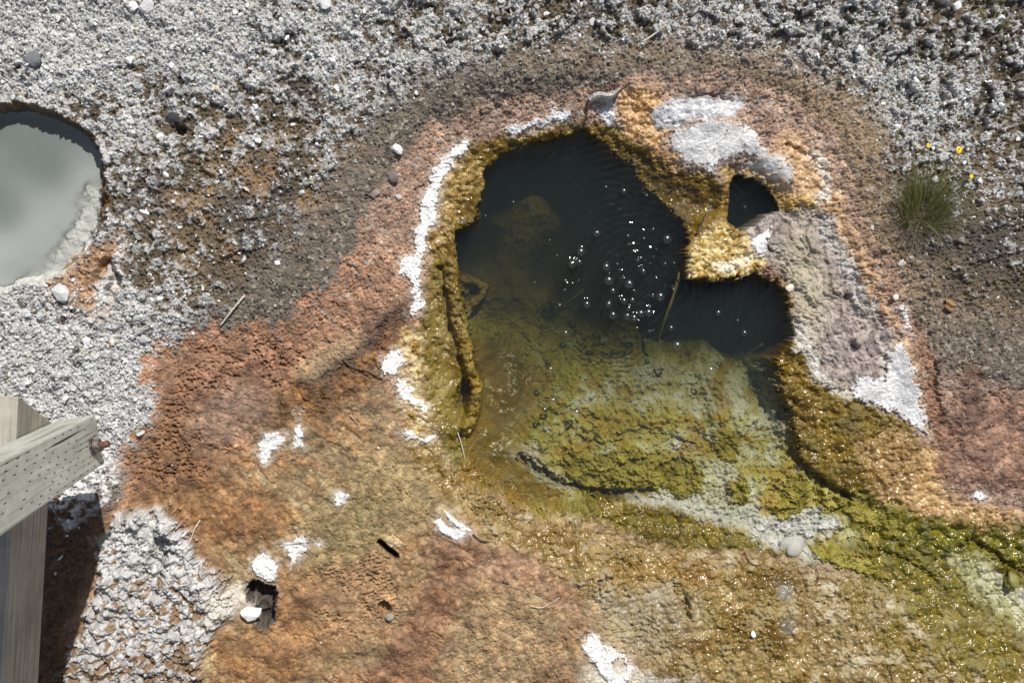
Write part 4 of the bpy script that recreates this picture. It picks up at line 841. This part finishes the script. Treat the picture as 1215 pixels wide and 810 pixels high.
# ------------------------------------------------------------------ sticks
def tube(name, pts, radii, mat, sides=8, parent=None, wob=.12):
    pts = [Vector(p) for p in pts]; fine = []; rr = []
    n = len(pts)
    for i in range(n-1):
        p0 = pts[max(i-1, 0)]; p1 = pts[i]; p2 = pts[i+1]; p3 = pts[min(i+2, n-1)]
        for j in range(6):
            t = j/6; fine.append(.5*((2*p1)+(-p0+p2)*t+(2*p0-5*p1+4*p2-p3)*t*t+(-p0+3*p1-3*p2+p3)*t**3)); rr.append(radii[i]+(radii[i+1]-radii[i])*t)
    fine.append(pts[-1]); rr.append(radii[-1])
    co = []; fs = []; m = len(fine)
    for i, p in enumerate(fine):
        d = (fine[min(i+1, m-1)]-fine[max(i-1, 0)]).normalized(); a = d.orthogonal().normalized()
        if i and a.dot(pa) < 0: a = -a
        pa = a; b = d.cross(a); k = rr[i]*(1+random.uniform(-wob, wob))
        for s in range(sides):
            t = s*2*math.pi/sides; co.append(p+a*(k*math.cos(t))+b*(k*math.sin(t)))
    for i in range(m-1):
        for s in range(sides):
            fs.append((i*sides+s, i*sides+(s+1) % sides, (i+1)*sides+(s+1) % sides, (i+1)*sides+s))
    fs.append(tuple(range(sides))[::-1]); fs.append(tuple(range((m-1)*sides, m*sides)))
    me = bpy.data.meshes.new(name); me.from_pydata([tuple(x) for x in co], [], fs); me.update()
    for q in me.polygons: q.use_smooth = True
    return add_obj(name, me, parent, mat)
def bark_mat(name, a, b, rough=.8):
    m, nt, out = new_mat(name); L = nt.links.new
    g = N(nt, 'ShaderNodeNewGeometry'); nz = N(nt, 'ShaderNodeTexNoise', Scale=180.0, Detail=4.0); L(g.outputs['Position'], nz.inputs['Vector'])
    cr = N(nt, 'ShaderNodeValToRGB'); cr.color_ramp.elements[0].position = .35; cr.color_ramp.elements[0].color = (*a, 1); cr.color_ramp.elements[1].position = .65; cr.color_ramp.elements[1].color = (*b, 1)
    L(nz.outputs['Fac'], cr.inputs['Fac']); bs = N(nt, 'ShaderNodeBsdfPrincipled', Roughness=rough); L(cr.outputs['Color'], bs.inputs['Base Color'])
    bp = N(nt, 'ShaderNodeBump', Strength=.8, Distance=.001); L(nz.outputs['Fac'], bp.inputs['Height']); L(bp.outputs['Normal'], bs.inputs['Normal'])
    L(bs.outputs['BSDF'], out.inputs['Surface']); return m
M_bark = bark_mat('dark_bark', c(66, 50, 40), c(120, 100, 84)); M_straw = bark_mat('dry_straw', c(170, 160, 142), c(222, 216, 204)); M_alg = bark_mat('algae_coated_bark', c(70, 64, 28), c(112, 104, 56), .5)
M_rust = bark_mat('brown_twig', c(110, 78, 54), c(150, 116, 88))
def twig(uvz, r, label, mat, name='twig', cat='twig', absz=False, taper=.6):
    pts = [at(u, v, z) if absz else gat(u, v, z) for (u, v, z) in uvz]; n = len(pts)
    o = tube(name, pts, [r*(1-(1-taper)*i/(n-1)) for i in range(n)], mat); return tag(o, label, cat)
twig([(811, 306, -.10), (806, 325, -.075), (799, 350, -.08), (790, 375, -.09), (780, 405, -.13)], .006, 'algae coated stick sunk in the dark water beside the ledge', M_alg, 'submerged_stick', 'stick', True)
twig([(692, 344, -.22), (672, 360, -.22), (655, 373, -.23), (643, 386, -.24)], .005, 'short drowned stick faint under the bubbles', M_alg, 'submerged_stick', 'stick', True)
twig([(905, 408, -.10), (893, 416, -.12), (880, 425, -.14)], .003, 'thin sunken stick near the right corner of the dark water', M_alg, 'submerged_stick', 'stick', True)
twig([(826, 278, .004), (832, 262, .02), (839, 245, .035)], .0032, 'dark twig standing on the ledge beside the small hole', M_bark)
twig([(407, 426, .003), (418, 435, .005), (436, 440, .006), (453, 449, .003)], .0028, 'thin dark twig lying on rust brown ground left of the rim', M_bark)
twig([(291, 350, .010), (276, 368, .012), (262, 386, .008)], .0030, 'long pale straw lying across dark soil above the pitted crust', M_straw, 'straw', 'straw')
twig([(179, 384, .012), (168, 391, .014), (160, 398, .012)], .0026, 'short pale straw in the gravel right of the milky pool', M_straw, 'straw', 'straw')
twig([(788, 32, .02), (775, 42, .024), (760, 52, .02)], .003, 'pale straw on the clumpy soil above the spring', M_straw, 'straw', 'straw')
twig([(238, 616, .004), (232, 626, .012), (226, 640, .006), (222, 652, .004)], .002, 'pale curved twig beside the white lumpy crust', M_straw)
twig([(1086, 384, .004), (1098, 387, .005), (1116, 390, .006)], .0018, 'short dark twig right of the narrow white streak', M_bark)
twig([(895, 312, .004), (908, 320, .006), (925, 330, .004)], .003, 'brown twig on the ochre rim below the white sinter end', M_rust)
twig([(968, 674, .002), (969, 682, .012), (970, 686, .016)], .002, 'short dark twig stub upright beside the grey cobble', M_bark)
twig([(1053, 788, .002), (1056, 798, .006), (1058, 806, .004)], .0018, 'thin dark twig at the bottom edge on wet ochre crust', M_bark)
twig([(630, 718, .003), (642, 720, .004), (654, 714, .004), (664, 708, .003)], .0018, 'thin pale twig curving over the pink ground at the bottom', M_straw)
twig([(597, 689, .003), (605, 692, .004)], .002, 'tiny dark twig on the pink ground', M_bark)
twig([(561, 633, .004), (570, 640, .006), (580, 642, .003)], .0028, 'short dark twig poking out from the bone shaped crust', M_bark)
twig([(540, 505, .0), (546, 522, .006), (552, 545, .0)], .0018, 'pale thread of dry grass in the olive shallows at the left', M_straw, 'straw', 'straw')
twig([(810, 700, .004), (818, 715, .006), (820, 732, .003)], .003, 'brown curved twig on the ochre lumps above the pale patch', M_bark)
# curled flake of bark on the far rim
def flake():
    a = gat(698, 121, .02); b = gat(733, 110, .03); n = 14; co = []; fs = []
    for i in range(n+1):
        t = i/n; p = a.lerp(b, t)+Vector((0, .006*math.sin(t*7), .006*math.sin(t*3)))
        wd = .016*math.sin(math.pi*min(1, .15+t*.8))+.003
        for j in range(7):
            s = j/6-.5; q = p+Vector((.2*s*wd, -wd*s*1.0, -.022*abs(s)**1.5*2-.010*(s > .2)))
            co.append(q)
    m = 7
    for i in range(n):
        for j in range(6): fs.append((i*m+j, (i+1)*m+j, (i+1)*m+j+1, i*m+j+1))
    me = bpy.data.meshes.new('bark_flake'); me.from_pydata([tuple(x) for x in co], [], fs); me.update()
    o = add_obj('bark_flake', me, mat=bark_mat('grey_bark', c(120, 112, 104), c(206, 202, 196)))
    sm = o.modifiers.new('thickness', 'SOLIDIFY'); sm.thickness = .003
    tag(o, 'curled grey bark flake propped on the far rim of the pool', 'bark')
flake()
twig([(697, 122, .016), (696, 132, .008), (696, 140, .004)], .004, 'dark stub of wood under the curled flake on the rim', M_bark)
twig([(724, 119, .034), (730, 113, .038), (735, 108, .044)], .0035, 'dark twig end poking past the curled flake', M_bark)

# ------------------------------------------------------------------ bubbles
def bub_mat():
    m, nt, out = new_mat('bubble_film'); L = nt.links.new
    tr = N(nt, 'ShaderNodeBsdfTransparent'); gl = N(nt, 'ShaderNodeBsdfGlossy', Roughness=.24)
    fr = N(nt, 'ShaderNodeFresnel', IOR=2.1); mx = N(nt, 'ShaderNodeMixShader'); L(fr.outputs['Fac'], mx.inputs['Fac'])
    L(tr.outputs['BSDF'], mx.inputs[1]); L(gl.outputs['BSDF'], mx.inputs[2]); L(mx.outputs['Shader'], out.inputs['Surface']); return m
bm = bmesh.new(); bmesh.ops.create_uvsphere(bm, u_segments=20, v_segments=16, radius=1.0)
bmesh.ops.delete(bm, geom=[v for v in bm.verts if v.co.z < -.15], context='VERTS')
bme = bpy.data.meshes.new('bubble'); bm.to_mesh(bme); bm.free(); bme.materials.append(bub_mat())
for q in bme.polygons: q.use_smooth = True
for (u_, v_, r) in BUB:
    o = bpy.data.objects.new('bubble', bme); COL.objects.link(o); s = r*(.62 if r < 4.5 else .82)*PXM; o.scale = (s, s, s*.85)
    p = at(u_, v_, WL); o.location = p
    special = {(803, 410): 'large clear bubble alone at the edge of the dark water above the olive floor', (843, 439): 'clear bubble floating over the pale floor right of the big one', (671, 395): 'lone clear bubble left of the bubbling patch near the murky slope', (740, 227): 'clear bubble near the far rim, the largest one up there', (884, 246): 'single bubble in the small dark hole behind the ledge'}
    lab = special.get((u_, v_))
    if lab is None:
        if v_ > 425: lab = 'clear bubble on the shallow water over the olive algae floor at left'
        elif r <= 4: lab = 'tiny clear bubble dotting the dark water of the spring'
        else: lab = 'clear round bubble in the bubbling patch of dark water'
    tag(o, lab, 'bubble', 'bubbles floating on the spring')

# ------------------------------------------------------------------ grass tufts and flowers
def leaf_mat(name, a, b):
    m, nt, out = new_mat(name); L = nt.links.new
    at_ = N(nt, 'ShaderNodeAttribute', attribute_name='tint'); mx = N(nt, 'ShaderNodeMix', data_type='RGBA'); mx.inputs[6].default_value = (*a, 1); mx.inputs[7].default_value = (*b, 1)
    L(at_.outputs['Fac'], mx.inputs[0]); bs = N(nt, 'ShaderNodeBsdfPrincipled', Roughness=.5); L(mx.outputs[2], bs.inputs['Base Color'])
    tl = N(nt, 'ShaderNodeBsdfTranslucent'); L(mx.outputs[2], tl.inputs['Color']); ms = N(nt, 'ShaderNodeMixShader', Fac=.3); L(bs.outputs['BSDF'], ms.inputs[1]); L(tl.outputs['BSDF'], ms.inputs[2])
    L(ms.outputs['Shader'], out.inputs['Surface']); return m
M_grass = leaf_mat('grass_blades', c(78, 88, 42), c(160, 160, 100)); M_dry = leaf_mat('dead_blades', c(70, 58, 44), c(160, 150, 132))
def blades(name, n, base, rad, length, lean, spread, width, mat, parent, rg, up=1.0):
    co = []; fs = []; tint = []
    for k in range(n):
        a = rg.uniform(0, 6.283); r0 = rad*math.sqrt(rg.random()); b0 = Vector((math.cos(a)*r0, math.sin(a)*r0, -.006))
        th = a+rg.normal(0, .5); Ln = length*rg.uniform(.35, 1.0)*(1.3 if rg.random() < .12 else 1)
        d = Vector((math.cos(th)*spread*rg.uniform(.2, 1.2)+lean[0]*rg.uniform(.5, 1.4), math.sin(th)*spread*rg.uniform(.2, 1.2)+lean[1]*rg.uniform(.5, 1.4), up)).normalized()
        bend = Vector((d.x+rg.normal(0, .35), d.y+rg.normal(0, .35), -.35))*rg.uniform(.05, .8); side = Vector((-d.y, d.x, rg.normal(0, .5))).normalized(); w = width*rg.uniform(.6, 1.2); t_ = rg.random()
        s0 = len(co)
        for i in range(5):
            t = i/4; p = b0+d*(Ln*t)+bend*(Ln*t*t*.5); ww = w*(1-t*.85)
            co.append(p-side*ww*.5); co.append(p+side*ww*.5); tint += [t_, t_]
        for i in range(4): fs.append((s0+2*i, s0+2*i+1, s0+2*i+3, s0+2*i+2))
    me = bpy.data.meshes.new(name); me.from_pydata([tuple(x) for x in co], [], fs); me.update(); set_flt(me, 'tint', np.array(tint, f32))
    return add_obj(name, me, parent, mat)
rg = np.random.default_rng(3)
t = bpy.data.objects.new('grass_tuft', None); COL.objects.link(t); t.location = gat(1092, 256)
tag(t, 'green grass tuft with a dead brown base on tan soil at the right', 'grass tuft')
blades('green_blades', 560, None, .055, .150, (.02, .70), .75, .0022, M_grass, t, rg)
blades('dead_blades', 420, None, .065, .075, (-.05, -.05), 1.1, .0018, M_dry, t, rg, .6)
for (u_, v_, s, lab) in ((1176, 32, 1.0, 'sparse small green weed in the clumpy soil at the top right corner'), (1042, 205, .8, 'wispy grey dead grass left of the green tuft')):
    o = blades('grass_sprig' if s < 1 else 'weed', 60 if s < 1 else 46, None, .03, .07*s, (0, .3), 1.0, .0022, M_dry if s < 1 else M_grass, None, rg, .7)
    o.location = gat(u_, v_); tag(o, lab, 'grass' if s < 1 else 'weed')
M_yel = bark_mat('yellow_petals', (.75, .52, .01), (.85, .66, .03), .5); M_ctr = bark_mat('flower_centre', (.5, .25, .01), (.6, .35, .02), .7); M_stem = bark_mat('flower_stem', (.08, .11, .03), (.14, .17, .06), .6)
def flower(u, v, size, label, n=9, h=.045):
    r = bpy.data.objects.new('yellow_flower', None); COL.objects.link(r); p = gat(u, v); hp = at(u, v, p.z+h); p = Vector((hp.x-.006, hp.y-.012, float(ground_z(hp.x-.006, hp.y-.012)))); r.location = p
    tag(r, label, 'flower'); top = hp-p
    tube('stem', [Vector((0, 0, -.004)), top*.5+Vector((.002, 0, 0)), top], [.0014, .0011, .0010], M_stem, 6, r)
    co = []; fs = []
    for k in range(n):
        a = k*2*math.pi/n+random.uniform(-.15, .15); d = Vector((math.cos(a), math.sin(a), .15)); s = Vector((-math.sin(a), math.cos(a), 0)); L_ = size*.5*random.uniform(.85, 1.1); b0 = len(co)
        for (q, w) in ((.12, .25), (.5, .55), (.85, .5), (1.0, .15)):
            z = Vector((0, 0, .12*size*math.sin(q*3)))
            co.append(top+d*(L_*q)-s*(w*L_*.42)+z); co.append(top+d*(L_*q)+s*(w*L_*.42)+z)
        for i in range(3): fs.append((b0+2*i, b0+2*i+1, b0+2*i+3, b0+2*i+2))
    me = bpy.data.meshes.new('petals'); me.from_pydata([tuple(x) for x in co], [], fs); me.update(); o = add_obj('petals', me, r, M_yel)
    sm = o.modifiers.new('thickness', 'SOLIDIFY'); sm.thickness = .0006
    iv, if_ = ico(2); o = add_obj('flower_centre', np_mesh('flower_centre', iv*np.array([1, 1, .6])*size*.17+np.array(top)+np.array([0, 0, size*.06]), if_), r, M_ctr)
flower(1137, 178, .020, 'largest yellow flower, standing just above the grass tuft')
flower(1101, 173, .013, 'small yellow flower left of the largest one, above the tuft', 8)
flower(1152, 209, .013, 'orange yellow flower bud low at the right of the grass tuft', 7, .02)

# ------------------------------------------------------------------ timber: joist, post and bolt at the boardwalk edge
def wood_mat(name, a, b, slits, crack=.4, ax_long=2):
    """grain runs along local axis ax_long; incising slits lie in rows across local x or y"""
    m, nt, out = new_mat(name); L = nt.links.new
    tc = N(nt, 'ShaderNodeTexCoord'); mp = N(nt, 'ShaderNodeMapping'); sc = [90, 90, 90]; sc[ax_long] = 3.0; mp.inputs['Scale'].default_value = sc; L(tc.outputs['Object'], mp.inputs['Vector'])
    nz = N(nt, 'ShaderNodeTexNoise', Scale=1.0, Detail=6.0, Roughness=.65, Distortion=.4); L(mp.outputs['Vector'], nz.inputs['Vector'])
    cr = N(nt, 'ShaderNodeValToRGB'); cr.color_ramp.elements[0].position = .32; cr.color_ramp.elements[0].color = (*a, 1); cr.color_ramp.elements[1].position = .68; cr.color_ramp.elements[1].color = (*b, 1); L(nz.outputs['Fac'], cr.inputs['Fac'])
    mp2 = N(nt, 'ShaderNodeMapping'); s2 = [160, 160, 160]; s2[ax_long] = 2.2; mp2.inputs['Scale'].default_value = s2; L(tc.outputs['Object'], mp2.inputs['Vector'])
    n2 = N(nt, 'ShaderNodeTexNoise', Scale=1.0, Detail=3.0); L(mp2.outputs['Vector'], n2.inputs['Vector'])
    ck = N(nt, 'ShaderNodeMapRange'); ck.inputs['From Min'].default_value = crack; ck.inputs['From Max'].default_value = crack-.05; L(n2.outputs['Fac'], ck.inputs['Value'])
    mask = ck.outputs['Result']
    def mth(op, x, y=None, z=None):
        n = N(nt, 'ShaderNodeMath', operation=op)
        for i, q in enumerate((x, y, z)):
            if q is None: continue
            if isinstance(q, (int, float)): n.inputs[i].default_value = q
            else: L(q, n.inputs[i])
        return n.outputs[0]
    if slits:
        sp = N(nt, 'ShaderNodeSeparateXYZ'); L(tc.outputs['Object'], sp.inputs[0])
        lowmp = N(nt, 'ShaderNodeTexNoise', Scale=7.0, Detail=2.0); L(tc.outputs['Object'], lowmp.inputs['Vector'])
        across = mth('ADD', sp.outputs[slits], mth('MULTIPLY', lowmp.outputs['Fac'], .012)); along = sp.outputs[ax_long]
        row = mth('DIVIDE', across, .0115); rid_ = mth('FLOOR', row); rf = mth('FRACT', row)
        wn = N(nt, 'ShaderNodeTexWhiteNoise', noise_dimensions='1D'); L(rid_, wn.inputs['W'])
        al_ = mth('ADD', mth('DIVIDE', along, .052), mth('ADD', mth('MULTIPLY', rid_, .37), mth('MULTIPLY', wn.outputs['Value'], .2)))
        cl = mth('LESS_THAN', mth('FRACT', al_), .26); rw = mth('LESS_THAN', mth('ABSOLUTE', mth('SUBTRACT', rf, .5)), .085)
        wn2 = N(nt, 'ShaderNodeTexWhiteNoise', noise_dimensions='2D'); cb = N(nt, 'ShaderNodeCombineXYZ'); L(rid_, cb.inputs[0]); L(mth('FLOOR', al_), cb.inputs[1]); L(cb.outputs[0], wn2.inputs['Vector'])
        sl = mth('MULTIPLY', mth('MULTIPLY', cl, rw), mth('LESS_THAN', wn2.outputs['Value'], .72))
        mask = mth('MAXIMUM', mask, sl)
    st = N(nt, 'ShaderNodeTexNoise', Scale=9.0, Detail=6.0, Roughness=.7); L(tc.outputs['Object'], st.inputs['Vector']); sr = N(nt, 'ShaderNodeMapRange'); sr.inputs['From Min'].default_value = .3; sr.inputs['From Max'].default_value = .65; sr.inputs['To Min'].default_value = .62; sr.inputs['To Max'].default_value = 1.05; L(st.outputs['Fac'], sr.inputs['Value'])
    sv = N(nt, 'ShaderNodeVectorMath', operation='SCALE'); L(cr.outputs['Color'], sv.inputs[0]); L(sr.outputs['Result'], sv.inputs['Scale'])
    mx = N(nt, 'ShaderNodeMix', data_type='RGBA'); mx.inputs[7].default_value = (.035, .033, .028, 1); L(mask, mx.inputs[0]); L(sv.outputs['Vector'], mx.inputs[6])
    bs = N(nt, 'ShaderNodeBsdfPrincipled', Roughness=.75); L(mx.outputs[2], bs.inputs['Base Color'])
    hh = mth('SUBTRACT', mth('MULTIPLY', nz.outputs['Fac'], .35), mask)
    bp = N(nt, 'ShaderNodeBump', Strength=.9, Distance=.0022); L(hh, bp.inputs['Height']); L(bp.outputs['Normal'], bs.inputs['Normal']); L(bs.outputs['BSDF'], out.inputs['Surface']); return m
def timber(name, sx, sy, sz, z0, mat, parent, cut=None, bev=.004):
    bm = bmesh.new(); bmesh.ops.create_cube(bm, size=1.0)
    for v in bm.verts: v.co = Vector((v.co.x*sx, v.co.y*sy, v.co.z*sz+z0))
    if cut: cut(bm)
    bmesh.ops.bevel(bm, geom=bm.edges[:], offset=bev, segments=2, affect='EDGES', profile=.6)
    me = bpy.data.meshes.new(name); bm.to_mesh(me); bm.free(); return add_obj(name, me, parent, mat)
ZB = .30
q1, q2, q3, q4 = at(113, 492, ZB), at(125, 550, ZB), at(76, 557, ZB), at(64, 499, ZB)
ctr = (q1+q2+q3+q4)/4; ey = ((q1-q2)+(q4-q3)).normalized(); ang = math.atan2(ey.y, ey.x)-math.pi/2
wy = ((q1-q2).length+(q4-q3).length)/2; wx = ((q1-q4).length+(q2-q3).length)/2
fr = bpy.data.objects.new('railing_post', None); COL.objects.link(fr); fr.location = (ctr.x, ctr.y, 0)
tag(fr, 'weathered wooden railing post bolted to a grey joist at the lower left', 'wooden post')
M_post = wood_mat('treated_timber', c(184, 186, 172), c(226, 227, 216), 1, .36); M_joist = wood_mat('weathered_joist', c(150, 144, 132), c(196, 190, 176), 0, .34, 1)
post = timber('upright_post', wx, wy, 1.5, .75, M_post, fr); post.location = (0, 0, ZB); post.rotation_euler = (0, 0, ang)
# joist: a plank on edge; its right face shows between the pixel lines measured at its top and bottom edge
ZT = .535
a0 = at(22, 470, ZT); a1 = at(3, 810, ZT); dirj = (a0-a1).normalized(); angj = math.atan2(dirj.y, dirj.x)-math.pi/2
LJ = 2.2; hj = ZT-ZB
def cutj(bm):
    for v in bm.verts:
        if v.co.y > 0 and v.co.z < 0: v.co.y -= .085
joist = timber('joist', .040, LJ, hj, 0, M_joist, fr, cutj, .003)
nrm = Vector((dirj.y, -dirj.x, 0)).normalized()
joist.rotation_euler = (0, 0, angj); jc = a0-dirj*(LJ/2)-nrm*.020; joist.location = (jc.x-ctr.x, jc.y-ctr.y, (ZT+ZB)/2)
leg = timber('support_leg', .09, .09, ZB+.28, 0, M_joist, fr); lp_ = a0-dirj*1.25-nrm*.02; leg.location = (lp_.x-ctr.x, lp_.y-ctr.y, (ZB+.28)/2-.28)
# bolt through the post
M_steel = bark_mat('rusty_steel', c(84, 74, 70), c(140, 128, 122), .45); M_rusty = bark_mat('rust', c(92, 56, 42), c(128, 84, 64), .7)
for mm in (M_steel,): mm.node_tree.nodes['Principled BSDF'].inputs['Metallic'].default_value = .6
ex = Vector((math.cos(ang), math.sin(ang), 0)); eyv = Vector((-math.sin(ang), math.cos(ang), 0))
hb = .375; fp = Vector((0, 0, hb))+ex*(wx/2)-eyv*(.006)
def cyl(name, p, d, r, ln, sides, mat, parent, bev=.001):
    bm = bmesh.new(); bmesh.ops.create_cone(bm, segments=sides, radius1=r, radius2=r, depth=ln, cap_ends=True); bmesh.ops.bevel(bm, geom=bm.edges[:], offset=bev, segments=1, affect='EDGES')
    bm.transform(Matrix.Translation(p+d*(ln/2)) @ d.to_track_quat('Z', 'Y').to_matrix().to_4x4())
    me = bpy.data.meshes.new(name); bm.to_mesh(me); bm.free(); return add_obj(name, me, parent, mat)
bolt = cyl('bolt', fp-ex*.01, ex, .0075, .046, 16, M_rusty, fr)
cyl('washer', fp, ex, .019, .004, 24, M_steel, bolt); cyl('nut', fp+ex*.004, ex, .0150, .016, 6, M_steel, bolt)

# ------------------------------------------------------------------ light
w = bpy.data.worlds.new('World'); scene.world = w; w.use_nodes = True; nt = w.node_tree; nt.nodes.clear()
SUN = Vector((.29, .95, 0)).normalized(); EL = math.radians(50)
sky = nt.nodes.new('ShaderNodeTexSky'); sky.sky_type = 'NISHITA'; sky.sun_disc = False; sky.sun_elevation = EL; sky.sun_rotation = math.atan2(SUN.x, SUN.y)
bg = nt.nodes.new('ShaderNodeBackground'); bg.inputs['Strength'].default_value = .056; wo = nt.nodes.new('ShaderNodeOutputWorld')
tcw = nt.nodes.new('ShaderNodeTexCoord'); nzw = nt.nodes.new('ShaderNodeTexNoise'); nzw.inputs['Scale'].default_value = 3.2; nzw.inputs['Detail'].default_value = 7; nzw.inputs['Roughness'].default_value = .6
nt.links.new(tcw.outputs['Generated'], nzw.inputs['Vector']); rw = nt.nodes.new('ShaderNodeValToRGB'); rw.color_ramp.elements[0].position = .50; rw.color_ramp.elements[1].position = .64; nt.links.new(nzw.outputs['Fac'], rw.inputs['Fac'])
mw = nt.nodes.new('ShaderNodeMix'); mw.data_type = 'RGBA'; mw.inputs[7].default_value = (14, 14, 14.6, 1); nt.links.new(rw.outputs['Color'], mw.inputs[0]); nt.links.new(sky.outputs[0], mw.inputs[6])
nt.links.new(mw.outputs[2], bg.inputs[0]); nt.links.new(bg.outputs[0], wo.inputs[0])
sl = bpy.data.lights.new('sun', 'SUN'); sl.energy = 5.0; sl.angle = math.radians(.53); sl.color = (1, .96, .9)
so = bpy.data.objects.new('sun', sl); COL.objects.link(so); tosun = Vector((SUN.x*math.cos(EL), SUN.y*math.cos(EL), math.sin(EL)))
so.rotation_mode = 'QUATERNION'; so.rotation_quaternion = tosun.to_track_quat('Z', 'Y'); so.location = tosun*6
vs = scene.view_settings; vs.view_transform = 'Standard'; vs.look = 'None'; vs.exposure = 0.0; vs.gamma = 1
scene.cycles.transparent_max_bounces = 16; scene.cycles.max_bounces = 6; scene.cycles.volume_bounces = 0
scene.cycles.sample_clamp_indirect = 4
